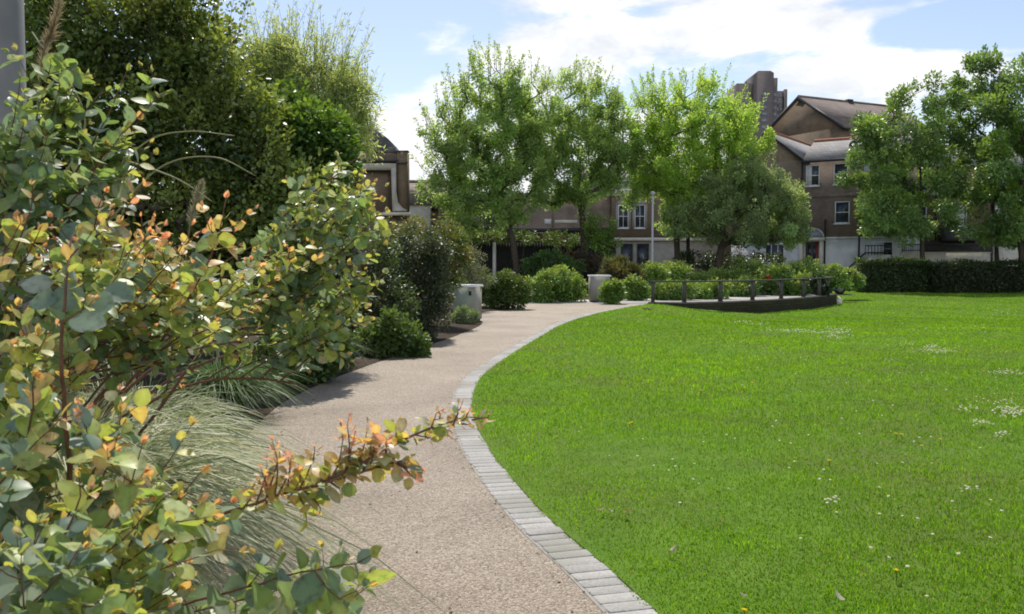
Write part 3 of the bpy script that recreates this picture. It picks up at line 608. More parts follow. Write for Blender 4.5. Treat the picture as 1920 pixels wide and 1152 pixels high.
plant('ivy_mass', 'yellow green ivy growing along the top of the black fence', 'climber', 47.5,
      [(920,442,40,10),(985,445,40,9),(1050,448,40,10),(880,438,30,14)], gz(980,47.5,0), 70, 70, 0.12, 0.24, [(0.10,0.16,0.035),(0.13,0.19,0.04)], None, r_tip=0.006, r_max=0.03, seed=66, parts=BUSH,)
plant('climbing_shrub', 'dense dark green shrub filling the gap left of the first central tree', 'shrub', 50,
      [(870,400,45,60),(900,420,40,40),(850,440,35,30)], gz(870,50,0), 80, 90, 0.13, 0.36, [(0.05,0.085,0.022),(0.065,0.11,0.028)], None, r_tip=0.008, r_max=0.06, seed=67, parts=BUSH)

# hedge in front of the right-hand houses
def hedge(label, px0, px1, Y, top, bot, seed, cols, lit_topcol, depth=1.3):
    rng = np.random.default_rng(seed)
    a = P(px0, top, Y); b_ = P(px1, top, Y); zb = -0.42; h = a[2]-zb; w = b_[0]-a[0]
    root = thing('hedge', label, 'hedge', ((a[0]+b_[0])/2, Y+depth/2, zb), 0, 'clipped hedges below the trees')
    m = MB(); m.box(-w/2+0.12, w/2-0.12, -depth/2+0.12, depth/2-0.12, 0, h-0.14)
    m.ob('twigs', M['soil'], root)
    n = int(w*h*750+w*depth*900); u = rng.uniform(0, 1, n)
    fr = rng.uniform(size=n) < h/(h+depth)
    x = rng.uniform(-w/2, w/2, n); und = 0.06*np.sin(x*2.1+seed)+0.05*np.sin(x*5.3)
    y = np.where(fr, -depth/2+rng.normal(size=n)*0.06+und*0.6, rng.uniform(-depth/2, depth/2, n)); z = np.where(fr, u*h, h+rng.normal(size=n)*0.05+und)
    k = rng.uniform(size=n) < 0.08; x = np.where(k, np.where(rng.uniform(size=n) < 0.5, -w/2, w/2)+rng.normal(size=n)*0.06, x); y = np.where(k, rng.uniform(-depth/2, depth/2, n), y); z = np.where(k, u*h, z)
    pos = np.stack([x, y, np.maximum(z, 0.03)], 1)
    nrmv = np.where(fr[:, None], [[0, -1., 0.2]], [[0, 0, 1.]])
    st_ = rng.uniform(size=n) < 0.10; pos[st_] += nrmv[st_]*rng.uniform(0.03, 0.2, (st_.sum(), 1))
    D = rng.normal(size=(n, 3))+nrmv*0.5; N = nrmv+rng.normal(size=(n, 3))*0.7
    C = pick(cols, n, rng)*(1+rng.uniform(-0.3, 0.3, (n, 1)))
    tc = (~fr) & (rng.uniform(size=n) < 0.6); C[tc] = np.array(lit_topcol)*(1+rng.uniform(-0.25, 0.25, (tc.sum(), 1)))  # sunlit hedge top painted in as lighter leaf colour
    m = MB(); m.inst(KITE, KFT, pos, D, N, 0.12*rng.uniform(0.6, 1.3, n), C); m.ob('foliage', M['dark'], root)
hedge('clipped dark hedge with a green top coloured as sunlit below the clumpy tree', 1617, 1752, 55.2, 491, 545, 1, [(0.03,0.06,0.015),(0.04,0.075,0.018)], (0.20,0.30,0.05))
hedge('darker duller hedge running out of the right side of the picture', 1754, 2080, 54.6, 495, 547, 2, [(0.025,0.045,0.014),(0.035,0.055,0.018)], (0.06,0.09,0.025))

# ------------------------------------------------------------------ silver grass tussocks
def tussock(label, x, y, n, length, seed, cols, lean=(0, 0), width=0.0055, spread=1.0, z0=0.07, name='grass_tussock', group='arching grasses in the bed', rise=1.0):
    rng = np.random.default_rng(seed); root = thing(name, label, 'grass', (x, y, z0), 0, group)
    th = rng.uniform(0, 2*math.pi, n); L = length*rng.uniform(0.4, 1.15, n)
    out = spread*rng.uniform(0.15, 1, n)**0.7
    hd = np.stack([np.cos(th)*out+lean[0], np.sin(th)*out+lean[1], np.zeros(n)], 1)
    K = 7; ts = np.linspace(0, 1, K)
    b0 = np.stack([np.cos(th), np.sin(th), 0*th], 1)*rng.uniform(0, 0.12, n)[:, None]
    hz = np.linalg.norm(hd, axis=1)
    Pts = b0[:, None]+L[:, None, None]*(hd[:, None]*(0.25*ts+0.55*ts**2)[None, :, None])
    up_ = rise*(1.05*ts[None]-(0.35+0.55*np.clip(hz, 0, 1.3))[:, None]*ts[None]**2.2)
    Pts[:, :, 2] += L[:, None]*up_
    Pts += np.cumsum(rng.normal(size=(n, K, 3))*0.015*rng.uniform(0.3, 1.6, (n, 1, 1)), 1)
    Pts[:, :, 2] = np.maximum(Pts[:, :, 2], -z0+0.02)
    side = nrm(np.cross(hd, (0, 0, 1.))+rng.normal(size=(n, 3))*0.35)
    w = width*rng.uniform(0.6, 1.3, n)[:, None]*np.array([0.8, 1, 1, 0.9, 0.7, 0.45, 0.08])[None]
    V = np.stack([Pts-side[:, None]*w[:, :, None], Pts+side[:, None]*w[:, :, None]], 2).reshape(n, 2*K, 3)
    f = np.array([(2*k, 2*k+1, 2*k+3, 2*k+2) for k in range(K-1)])
    C = np.repeat(pick(cols, n, rng)*(1+rng.uniform(-0.25, 0.25, (n, 1))), 2*K, 0)
    m = MB(); m.add(V.reshape(-1, 3), [(f[None]+(np.arange(n)*2*K)[:, None, None]).reshape(-1, 4)], C)
    m.ob('blades', M['dry'], root); return root
silver = [(0.31,0.34,0.18),(0.39,0.41,0.24),(0.20,0.25,0.12),(0.48,0.47,0.31)]
tus = [tussock('silvery arching grass hanging over the path beside the pink tipped branch', -1.72, 3.3, 3000, 1.4, 71, silver, (0.22, 0.0), 0.0052, rise=1.2),
       tussock('silvery grass tussock behind the nearest eucalyptus leaves', -1.85, 2.5, 800, 0.75, 72, silver, (0.0, 0)),
       tussock('tall pale grass with a feathery plume beside the lamp post', -2.15, 3.6, 1200, 1.55, 73, silver, (0.2, -0.15)),
       tussock('straw coloured grass tussock deep behind the orange tipped sprays', -2.6, 4.4, 1000, 1.5, 74, silver, (0.3, -0.2)),
       tussock('pale straw grass tussock wedged between two larger arching clumps', -2.05, 4.7, 1600, 1.25, 78, silver, (0.25, -0.05), 0.0045),
       tussock('farther pale grass fountain beyond the silvery grass hanging over the path', -2.45, 6.0, 1500, 1.1, 75, silver+[(0.16,0.22,0.09)], (0.25, -0.1)),
       tussock('dark green strappy clump at the shaded path edge', -2.75, 8.6, 1300, 0.9, 76, [(0.09,0.16,0.04),(0.12,0.20,0.06),(0.16,0.22,0.09)], (0.2, 0)),
       tussock('fine grey grass clump below the willowy shrub', -2.75, 12.6, 700, 0.9, 77, [(0.14,0.19,0.10),(0.18,0.22,0.12)], (0.25, -0.1))]
def plume(par, pts, r, col, seed):
    rng = np.random.default_rng(seed); base = np.array(par.location)
    q = spline(np.array([P(*p) for p in pts]), 8)-base
    m = MB(); m.tube(np.vstack([[(0, 0, 0)], [q[0]*np.array((0.6, 0.6, 0.6))], q]), np.linspace(0.004, 0.0015, len(q)+2), 5, col=np.array((0.25, 0.2, 0.12))); m.ob('stem', M['dry'], par, True)
    n = 700; u = rng.uniform(0.35, 1, n); idx = u*(len(q)-1); i0 = np.minimum(idx.astype(int), len(q)-2)
    pos = q[i0]+(q[i0+1]-q[i0])*(idx-i0)[:, None]; tg = nrm(q[i0+1]-q[i0])
    D = tg*1.2+rng.normal(size=(n, 3))*0.5; rr = r*np.sin(np.clip((u-0.3)/0.7, 0.05, 0.98)*math.pi)**0.5
    m = MB(); m.inst(np.array([(0,0,0),(0.5,0.03,0),(1,0,0),(0.5,-0.03,0)], float), KFT, pos, D, rng.normal(size=(n, 3)), np.maximum(rr, 0.3*r)*1.6, np.array(col)*(1+rng.uniform(-0.3, 0.3, (n, 1)))); m.ob('plume', M['dry'], par)
plume(tus[2], [(75,330,3.3),(70,200,3.25),(82,100,3.2),(100,50,3.15),(118,-30,3.1)], 0.028, (0.36,0.29,0.20), 1)
plume(tus[3], [(345,520,4.0),(355,430,4.0),(368,380,4.0),(380,338,4.0)], 0.03, (0.36,0.33,0.22), 2)
for k, pts in enumerate([[(170,370,3.6),(270,270,3.6),(350,247,3.6),(440,255,3.6)], [(200,420,3.7),(300,315,3.7),(400,295,3.7),(480,330,3.7)], [(230,300,3.5),(330,335,3.6),(400,380,3.6)], [(60,420,3.2),(160,230,3.2),(60,60,3.3)]]):
    q = spline(np.array([P(*p) for p in pts]), 8)-np.array(tus[2].location); m = MB(); m.tube(q, np.linspace(0.005, 0.002, len(q)), 5, col=np.array((0.26,0.27,0.12))); m.ob('stem', M['dry'], tus[2], True)

# ------------------------------------------------------------------ eucalyptus shrubs (foreground)
us = [0, 0.08, 0.3, 0.58, 0.85, 1.0]; hw = [0.02, 0.22, 0.42, 0.45, 0.27, 0.02]
EV = np.array([(u, sgn*w, 0.13*abs(sgn)*w-0.16*u*u) for u, w in zip(us, hw) for sgn in (-1, 0, 1)], float)
EF = [np.array([(3*r+c, 3*r+c+1, 3*r+c+4, 3*r+c+3) for r in range(5) for c in range(2)])]
PAL = np.array([(0.20,0.28,0.235),(0.165,0.27,0.13),(0.26,0.38,0.115),(0.41,0.47,0.13),(0.57,0.42,0.18),(0.76,0.36,0.28)])
def pal(a):
    a = np.clip(a, 0, 1)*(len(PAL)-1); i0 = np.minimum(a.astype(int), len(PAL)-2); f = (a-i0)[:, None]
    return PAL[i0]*(1-f)+PAL[i0+1]*f
class Euc:
    def __init__(s, seed): s.rng = np.random.default_rng(seed); s.pos = []; s.D = []; s.N = []; s.sz = []; s.age = []; s.seg = []; s.w = {}
    def branch(s, pts, r0, leaf, sp, f0, age0, age1, shoots=0, slen=0.2, lvl=0, tipn=5):
        rng = s.rng; q = np.array(pts, float)
        L = np.linalg.norm(np.diff(q, axis=0), axis=1).sum(); n = max(6, int(L/0.025))
        dl = np.concatenate([[0], np.cumsum(np.linalg.norm(np.diff(q, axis=0), axis=1))]); tt = np.linspace(0, dl[-1], n)
        q = np.stack([np.interp(tt, dl, q[:, k]) for k in range(3)], 1)
        q[1:-1] += np.cumsum(rng.normal(size=(n-2, 3))*0.0012, 0)
        rad = r0*(1-0.75*np.linspace(0, 1, n)); s.seg.append((q[:-1], q[1:], rad[:-1], rad[1:]))
        T = nrm(np.gradient(q, axis=0)); ph = rng.uniform(0, 6.28); d = f0*L; kk = 0
        while d < L*0.985:
            u = d/L; i = min(int(u*(n-1)), n-1); t = T[i]; a = nrm(np.cross(t, (0.01, 0.02, 1.))); b = np.cross(t, a)
            size = leaf*(1-0.55*max(0, (u-0.45)/0.55)**1.3)*rng.uniform(0.75, 1.2)
            for sgn in (0, math.pi):
                if rng.uniform() < 0.06: continue
                an = ph+kk*1.57+sgn+rng.normal()*0.25; dr = math.cos(an)*a+math.sin(an)*b
                D = dr*0.9+t*(0.35+0.5*u)+rng.normal(size=3)*0.18+np.array((0, 0, -0.15*(1-u)))
                N = t*0.7+np.array((0, 0, 0.65))+rng.normal(size=3)*0.4
                s.pos.append(q[i]+dr*0.004); s.D.append(D); s.N.append(N); s.sz.append(size*rng.uniform(0.85, 1.1))
                s.age.append(age0+(age1-age0)*u**1.2+rng.normal()*0.09)
            d += sp*(1-0.45*u)*rng.uniform(0.8, 1.2); kk += 1
        for k in range(min(tipn, 3)):
            D = T[-1]*1.3+rng.normal(size=3)*0.35; s.pos.append(q[-1]); s.D.append(D); s.N.append(rng.normal(size=3)); s.sz.append(leaf*rng.uniform(0.22, 0.4)); s.age.append(min(1, age1+0.12+rng.normal()*0.08))
        for k in range(shoots):
            u = rng.uniform(max(0.25, f0*0.8), 0.95); i = int(u*(n-1)); t = T[i]; a = nrm(np.cross(t, (0.01, 0.02, 1.))); b = np.cross(t, a)
            an = rng.uniform(0, 6.28); dr = math.cos(an)*a+math.sin(an)*b
            l_ = slen*rng.uniform(0.5, 1.25)*(1.1-0.5*u); d0 = nrm(t*0.7+dr*0.9); d1 = nrm(d0+np.array((0.1, 0, 0.5)))
            uu = np.linspace(0, 1, 7)[:, None]; pp = q[i]+l_*(d0*(uu-0.5*uu**2)+d1*0.5*uu**2)
            s.branch(pp, max(0.0012, r0*0.4), leaf*0.88, sp*0.9, 0.12, age0+0.5*(age1-age0)*u, min(1, age1+0.03), 0 if lvl else 1, slen*0.5, lvl+1, 4)
    def build(s, name, label, root_loc, group=None):
        root = thing(name, label, 'shrub', root_loc, 0, group); base = np.array(root_loc)
        m = MB()
        for a, b, c, d in s.seg: m.segs(a-base, b-base, c, d, 6)
        m.ob('branches', M['twig'], root, True)
        rng = s.rng; n = len(s.pos); age = np.array(s.age); kk = (rng.uniform(size=n) < 0.2) & (age < 0.75); age[kk] = rng.uniform(0, 0.1, kk.sum())
        pos = np.array(s.pos)
        ok = (pos[:, 1] > 0.98) & (pos[:, 2] > 0.03)
        C = pal(age)*(1+rng.uniform(-0.2, 0.2, (n, 1)))
        mixp = rng.uniform(size=n) < 0.14; C[mixp] = C[mixp]*0.4+np.array((0.38,0.42,0.38))*0.6  # some leaves painted paler: grey undersides and a white sheen put into the colour
        wsc = np.clip(1.0-0.45*np.clip(age-0.45, 0, 1), 0.5, 1)*rng.uniform(0.82, 1.12, n)*np.where(np.array(s.sz) < 0.018, 0.7, 1); csc = rng.normal(size=n)*0.9+0.9
        sg = np.array([sgn for u in us for sgn in (-1, 0, 1)]); uu = np.array([u for u in us for sgn in (-1, 0, 1)])
        VC = C[:, None, :]*np.where(sg == 0, 1.10, 0.96)[None, :, None]
        edge = (np.abs(sg)*(0.25+0.5*uu))[None, :, None]*np.clip(age*1.1-0.12, 0, 0.75)[:, None, None]*rng.uniform(0.2, 1.2, (n, 1, 1))
        VC = VC*(1-edge)+np.array((0.55, 0.20, 0.10))*edge
        m = MB(); m.inst(EV, EF, pos[ok]-base, np.array(s.D)[ok], np.array(s.N)[ok], np.array(s.sz)[ok], C[ok], wsc[ok], csc[ok], VC[ok]); m.ob('leaves', M['hero'], root, True)
        return root
def sprays(E, root, regions, leaf, r0, shoots, slen, sp, reach=0.5):
    """regions: (px0,py0,px1,py1,d0,d1,n,age0,age1)"""
    rng = E.rng; root = np.array(root); tips = []
    for (x0, y0, x1, y1, d0, d1, n, a0, a1) in regions:
        for k in range(n):
            t = P(rng.uniform(x0, x1), rng.uniform(y0, y1), rng.uniform(d0, d1)); t[2] = max(t[2], 0.1); tips.append((t, a0, a1))
    A = np.array([t[0] for t in tips]); K = max(2, len(tips)//6); cen = A[rng.choice(len(A), K, replace=False)]
    for it in range(4):
        own = np.argmin(((A[:, None]-cen[None])**2).sum(2), 1)
        cen = np.array([A[own == k].mean(0) if (own == k).any() else cen[k] for k in range(K)])
    for k in range(K):
        v = cen[k]-root; L = np.linalg.norm(v); u = np.linspace(0, 1, 16)[:, None]
        end = root+v*0.86-np.array((0, 0, 0.08)); c1 = root+v*0.25+np.array((0, 0, 0.3*L)); c2 = root+v*0.62+np.array((0, 0, 0.12*L))
        st = (1-u)**3*root+3*u*(1-u)**2*c1+3*u*u*(1-u)*c2+u**3*end
        rr = r0*1.25*np.linspace(1, 0.45, 16); E.seg.append((st[:-1], st[1:], rr[:-1], rr[1:]))
        for i in np.where(own == k)[0]:
            tip, a0, a1 = tips[i]; s0 = st[rng.integers(10, 15)]; tg = nrm(end-c2); w = tip-s0; l = np.linalg.norm(w)
            cc = s0+w*0.5+(tg*0.25+np.array((0, 0, rng.uniform(-0.05, 0.3))))*l*0.6+rng.normal(size=3)*0.02
            pts = (1-u)**2*s0+2*u*(1-u)*cc+u*u*tip
            E.branch(pts, r0*rng.uniform(0.5, 0.8), leaf*rng.uniform(0.85, 1.15), sp, max(0.12, 1-reach/max(l, 0.05)), a0, a1, shoots, slen)
EG = 'eucalyptus shrubs along the left bed'
# nearest shrub, bottom left, with the long branch over the path
E = Euc(101); r1 = (-1.72, 1.75, 0.05)
sprays(E, r1, [(0,700,240,900,1.15,1.6,6,0.0,0.72),(0,880,400,1152,1.05,1.5,8,0.0,0.62),(300,1000,600,1152,1.15,1.55,6,0.0,0.6),(560,1040,760,1130,1.3,1.6,4,0.0,0.5),(240,850,450,960,1.3,1.6,2,0.0,0.7),(0,1000,300,1250,1.05,1.4,7,0.0,0.45),(0,640,160,800,1.4,1.9,5,0.0,0.7),(150,900,420,1100,1.25,1.7,6,0.0,0.55),(120,780,430,960,1.3,1.75,9,0.0,0.75)], 0.054, 0.005, 2, 0.13, 0.052, 0.4)
hb = [r1, P(180,1130,1.6), P(330,1010,1.5), P(480,945,1.45), P(600,910,1.42), P(690,882,1.42), P(765,862,1.44), P(788,876,1.45)]
E.branch(spline(hb[1:], 8), 0.0055, 0.044, 0.042, 0.42, 0.08, 0.85, 0, 0.1)
hb2 = [P(590,912,1.43), P(680,868,1.43), P(740,838,1.44), P(800,812,1.45), P(850,797,1.46), P(905,783,1.47)]
E.branch(spline(hb2, 8), 0.004, 0.025, 0.03, 0.25, 0.12, 0.95, 5, 0.05)
E.branch(spline([P(*p) for p in [(840,800,1.46),(860,775,1.46),(868,752,1.46)]], 5), 0.002, 0.015, 0.018, 0.2, 0.65, 0.95, 0, 0.05)
E.branch(spline([hb[0], hb[1]], 5), 0.007, 0.03, 0.05, 0.9, 0.1, 0.3, 0, 0.1, tipn=0)
for px, py, bx, by, n_, a1 in [(690,790,660,888,5,0.9),(640,800,620,905,4,0.92),(665,815,640,895,4,0.95),(745,795,730,845,3,0.85),(590,840,560,920,5,0.85),(520,830,500,935,6,1.0),(500,860,480,945,6,1.0),(545,860,520,930,6,1.0),(535,850,540,920,5,1.0),(610,870,590,912,3,0.6),(575,985,560,925,4,0.7),(640,925,620,905,3,0.5),(700,820,680,885,4,0.9),(780,900,740,868,4,0.95),(600,960,570,920,4,0.72),(480,900,455,955,5,0.8),(510,825,515,930,5,1.0),(560,870,540,935,5,1.0),(490,880,500,945,5,0.97),(655,780,650,885,4,0.92),(700,800,695,870,4,0.9),(725,830,715,860,3,0.95),(775,880,745,868,3,0.92),(720,880,700,875,3,0.85),(880,770,860,795,3,0.9),(860,755,850,797,3,0.92),(890,800,865,795,3,0.88),(915,778,885,788,3,0.9)]:
    E.branch(spline([P(bx,by,1.43), P((px+bx)/2+6,(py+by)/2,1.42), P(px,py,1.43+E.rng.normal()*0.03)], 6), 0.002, 0.017 if px > 830 else (0.026 if a1 < 0.96 else 0.021), 0.016, 0.12, a1-0.3, a1, 0, 0.05)
E.build('eucalyptus_shrub', 'nearest round leaved eucalyptus, its pink tipped branch reaching out over the path', r1, EG)
# second shrub: orange and yellow mass at mid height
E = Euc(102); r2 = (-2.1, 2.6, 0.06)
sprays(E, r2, [(0,330,250,480,1.75,2.3,10,0.05,0.72),(180,340,480,460,2.0,2.5,10,0.15,0.82),(0,450,300,580,1.7,2.3,6,0.0,0.62),(320,440,520,540,2.1,2.7,6,0.1,0.66),(0,560,200,720,1.6,2.1,7,0.0,0.7),(420,480,580,600,2.3,2.8,6,0.1,0.72),(260,420,420,520,2.0,2.6,5,0.1,0.85)], 0.052, 0.006, 2, 0.14, 0.054, 0.46)
for (px, py, d, s_) in [(160,555,1.5,0.064),(130,600,1.47,0.062),(100,530,1.46,0.05),(215,570,1.5,0.055),(195,545,1.55,0.05),(110,560,1.5,0.05)]:
    p = P(px, py, d); E.pos.append(p); E.D.append(np.array((E.rng.choice([-1, 1])*1.0, -0.1, -0.1))); E.N.append(np.array((0.1, -0.8, 0.7))+E.rng.normal(size=3)*0.15); E.sz.append(s_); E.age.append(0.0)
E.branch(spline([P(130,900,1.6),P(120,700,1.5),P(128,560,1.47),P(145,430,1.55)], 8), 0.005, 0.04, 0.05, 0.75, 0.1, 0.7, 2, 0.1)
for pts in [[(200,700,2.3),(290,640,2.3),(350,595,2.4)], [(230,690,2.4),(330,660,2.4),(430,640,2.5),(500,600,2.6)], [(180,700,2.3),(300,665,2.3),(415,612,2.4)]]:
    E.branch(spline([np.array(r2)]+[P(*p) for p in pts], 8), 0.008, 0.04, 0.05, 0.85, 0.1, 0.6, 2, 0.1)
E.build('eucalyptus_shrub', 'eucalyptus with orange and yellow young leaves massed at mid height', r2, EG)
# upper-left sprays in front of the lamp post
E = Euc(103); r3 = (-2.35, 3.1, 0.07)
sprays(E, r3, [(0,110,120,260,2.1,2.6,5,0.0,0.34),(90,90,330,220,2.3,2.8,8,0.0,0.42),(0,220,240,340,2.1,2.7,7,0.0,0.45),(180,180,330,300,2.5,2.9,5,0.0,0.6)], 0.062, 0.006, 2, 0.15, 0.058, 0.5)
E.build('eucalyptus_shrub', 'tall green leaved eucalyptus sprays crossing the grey lamp post', r3, EG)
# right hand green sprays
E = Euc(104); r4 = (-2.15, 4.0, 0.06)
sprays(E, r4, [(560,290,700,380,3.0,3.5,7,0.0,0.52),(640,300,725,400,3.1,3.6,5,0.05,0.55),(665,330,742,415,3.1,3.6,6,0.0,0.55),(540,340,690,470,2.9,3.5,8,0.0,0.55),(470,420,620,580,2.7,3.3,7,0.1,0.68),(600,450,745,580,3.1,3.6,9,0.05,0.6),(570,560,700,650,3.0,3.5,5,0.0,0.6)], 0.057, 0.007, 2, 0.17, 0.06, 0.5)
E.branch(spline([np.array(r4), P(470,520,3.2), P(515,420,3.2), P(560,375,3.2), P(640,310,3.25)], 8), 0.010, 0.05, 0.05, 0.6, 0.2, 0.55, 4, 0.18)
E.build('eucalyptus_shrub', 'greener eucalyptus sprays leaning toward the path below the brick corner building', r4, EG)

# ------------------------------------------------------------------ lawn grass, flowers
_vr = np.random.default_rng(999).uniform(size=(256, 256))
def vn(x, y, sc_):
    u, v = x/sc_+57.3, y/sc_+31.7; i, j = np.floor(u).astype(int), np.floor(v).astype(int); f, g_ = u-i, v-j; f = f*f*(3-2*f); g_ = g_*g_*(3-2*g_)
    q = lambda a, b: _vr[(a*7+b*13) % 256, (b*5+a*3) % 256]
    return q(i, j)*(1-f)*(1-g_)+q(i+1, j)*f*(1-g_)+q(i, j+1)*(1-f)*g_+q(i+1, j+1)*f*g_
def blades(name, n, y0, y1, hgt, wid, seed, label):
    rng = np.random.default_rng(seed); M_ = n*3
    u = rng.uniform(size=M_)
    y = y0*(y1/y0)**u                                      # density falls off as 1/d
    fr = 0.60*y+2.2; l = lawn_left(y)
    x = rng.uniform(-0.6, 1, M_)*fr
    k = (x > l-0.012+0.03*np.sin(y*9+np.sin(y*23))*rng.uniform(0, 1, M_)); x = x[k][:n]; y = y[k][:n]; n = len(x)
    z = lawn_z(x, y); sc_ = np.maximum(1, y/7.0)
    n1_, n2_, n3_, n4_ = vn(x, y, 0.14), vn(x, y, 0.42), vn(x+9, y, 1.3), vn(x, y+40, 4.2)
    patch = np.clip(0.5+1.5*(0.5*n2_+0.5*n3_-0.5), 0, 1); p2 = np.clip(0.5+1.8*(0.6*n1_+0.4*n2_-0.5), 0, 1); big = np.clip(0.5+1.4*(n4_-0.5), 0, 1); fine = n1_
    h = (0.7+0.6*fine*patch)*hgt*rng.uniform(0.5, 1.15, n)*(0.85+0.4*patch)*np.minimum(sc_, 1.5)*(0.65+0.35*sm(0.0, 0.12, x-lawn_left(y))); w = wid*rng.uniform(0.7, 1.3, n)*sc_
    th = rng.uniform(0, 6.283, n); ln = rng.uniform(0.2, 1.1, n)
    D = np.stack([np.cos(th), np.sin(th), 0*th], 1); ta = rng.uniform(0, 6.283, n); S = np.stack([np.cos(ta), np.sin(ta), 0*th], 1)
    b = np.stack([x, y, z-0.005], 1); m1 = b+D*(h*ln*0.25)[:, None]+np.array((0, 0, 1))*(h*0.6)[:, None]; tp_ = b+D*(h*ln*0.9)[:, None]+np.array((0, 0, 1))*(h*(1.05-0.35*ln))[:, None]
    V = np.stack([b-S*w[:, None], b+S*w[:, None], m1+S*w[:, None]*0.8, m1-S*w[:, None]*0.8, tp_], 1)
    o_ = (np.arange(n)*5)[:, None, None]
    base = np.array([(0.136,0.268,0.018),(0.166,0.305,0.022),(0.108,0.228,0.016),(0.20,0.335,0.026),(0.148,0.27,0.03)])
    C = base[rng.integers(0, 5, n)]*(0.74+0.32*patch+0.24*p2+0.26*big)[:, None]*(1+rng.uniform(-0.2, 0.2, (n, 1)))
    pale = rng.uniform(size=n) < 0.01+0.13*np.clip(vn(x+70, y, 0.55)*1.8-0.9, 0, 1); C[pale] = C[pale]*0.45+np.array((0.26,0.34,0.12))*0.55
    yel = rng.uniform(size=n) < 0.3*big*p2; C[yel] = C[yel]*np.array((1.3, 1.08, 0.9))
    dryk = rng.uniform(size=n) < 0.03; C[dryk] = np.array((0.28,0.24,0.10))
    m = MB(); m.add(V.reshape(-1, 3), [(np.array([(0,1,2,3)])[None]+o_).reshape(-1, 4), (np.array([(3,2,4)])[None]+o_).reshape(-1, 3)], np.repeat(C, 5, 0))
    o = m.ob(name, M['grass']); return tag(o, label, 'grass', None, 'stuff')
blades('grass', 420000, 2.6, 57, 0.034, 0.0024, 201, 'short green mown lawn grass filling the right side')
# daisies: white patches
rng = np.random.default_rng(77); pts = []
for (px, py, sx, sy, n) in [(1400,607,30,3,26),(1425,612,20,3,20),(1490,624,45,4,110),(1530,628,25,3,40),(1570,627,25,8,120),(1560,637,20,3,30),(1745,655,14,3,40),(1755,664,30,4,110),(1700,650,20,4,20),(1890,706,40,4,70),(1895,780,28,10,110),(1840,803,14,5,30),(1820,775,30,8,26),(1880,825,14,6,16),(1870,760,40,14,30),(1560,950,14,8,10),(1815,932,30,5,9),(1300,890,60,20,5),(1650,700,300,60,60),(1500,850,350,90,50),(1750,1000,250,90,22),(1800,620,90,8,30),(1880,588,25,5,25)]:
    for k in range(n):
        q = G(px+rng.normal()*sx*0.6, py+rng.normal()*sy*0.6, 0); x, y = q[0], q[1]
        for it in range(4):
            z = float(lawn_z(np.array(x), np.array(y))); q2 = G(px, py, z)
        f = (EYE-z)/EYE; pts.append((x*f, y*f, z+0.05+0.012*rng.uniform()))
pts = np.array(pts); pts = pts[(pts[:, 0] > lawn_left(pts[:, 1])+0.05) & (pts[:, 1] < 57)]; n = len(pts)
th = np.arange(10)*2*math.pi/10; T = np.array([(math.cos(a)*(1 if i % 2 == 0 else 0.72), math.sin(a)*(1 if i % 2 == 0 else 0.72), 0.1) for i, a in enumerate(th)]+[(0, 0, 0)])
D = nrm(np.stack([rng.normal(size=n), rng.normal(size=n), 0.2*rng.normal(size=n)], 1)); N = np.stack([0.25*rng.normal(size=n), 0.25*rng.normal(size=n)-0.2, np.ones(n)], 1)
m = MB(); m.inst(T, [np.array([(i, (i+1) % 10, 10) for i in range(10)])], pts, D, N, 0.0105*np.maximum(1, np.minimum(pts[:, 1]/14, 2.0)), np.array((0.62,0.63,0.56)))
T2 = np.array([(math.cos(a), math.sin(a), 0.5) for a in th[::2]]+[(0, 0, 0.9)])
m.inst(T2, [np.array([(i, (i+1) % 5, 5) for i in range(5)])], pts+np.array((0, 0, 0.002)), D, N, 0.0042, np.array((0.6,0.42,0.03)))
tag(m.ob('daisies', M['petal']), 'white daisies scattered in drifts across the lawn', 'daisies', None, 'stuff')
# leaf litter and soil crumbs along the path edges
rng = np.random.default_rng(303); n = 1500; y = 3.0*(28/3.0)**rng.uniform(size=n); u = rng.uniform(size=n)
x = np.where(u < 0.72, left_x(y)+np.abs(rng.normal(size=n))*0.16-0.05, np.where(u < 0.88, edge_x(y)-0.21-np.abs(rng.normal(size=n))*0.06, left_x(y)+rng.uniform(size=n)*(edge_x(y)-0.2-left_x(y))))
pos = np.stack([x, y, np.full(n, 0.006)], 1); D = np.stack([rng.normal(size=n), rng.normal(size=n), 0.12*rng.normal(size=n)], 1); N = np.stack([0.3*rng.normal(size=n), 0.3*rng.normal(size=n), np.ones(n)], 1)
m = MB(); m.inst(KITE*np.array((1, 1.2, 2)), KFT, pos, D, N, rng.uniform(0.006, 0.028, n), pick([(0.10,0.07,0.04),(0.20,0.14,0.07),(0.28,0.22,0.12),(0.06,0.045,0.03),(0.16,0.17,0.07)], n, rng))
tag(m.ob('leaf_litter', M['petal']), 'dry brown leaf litter scattered along the path edges', 'leaf litter', None, 'stuff')
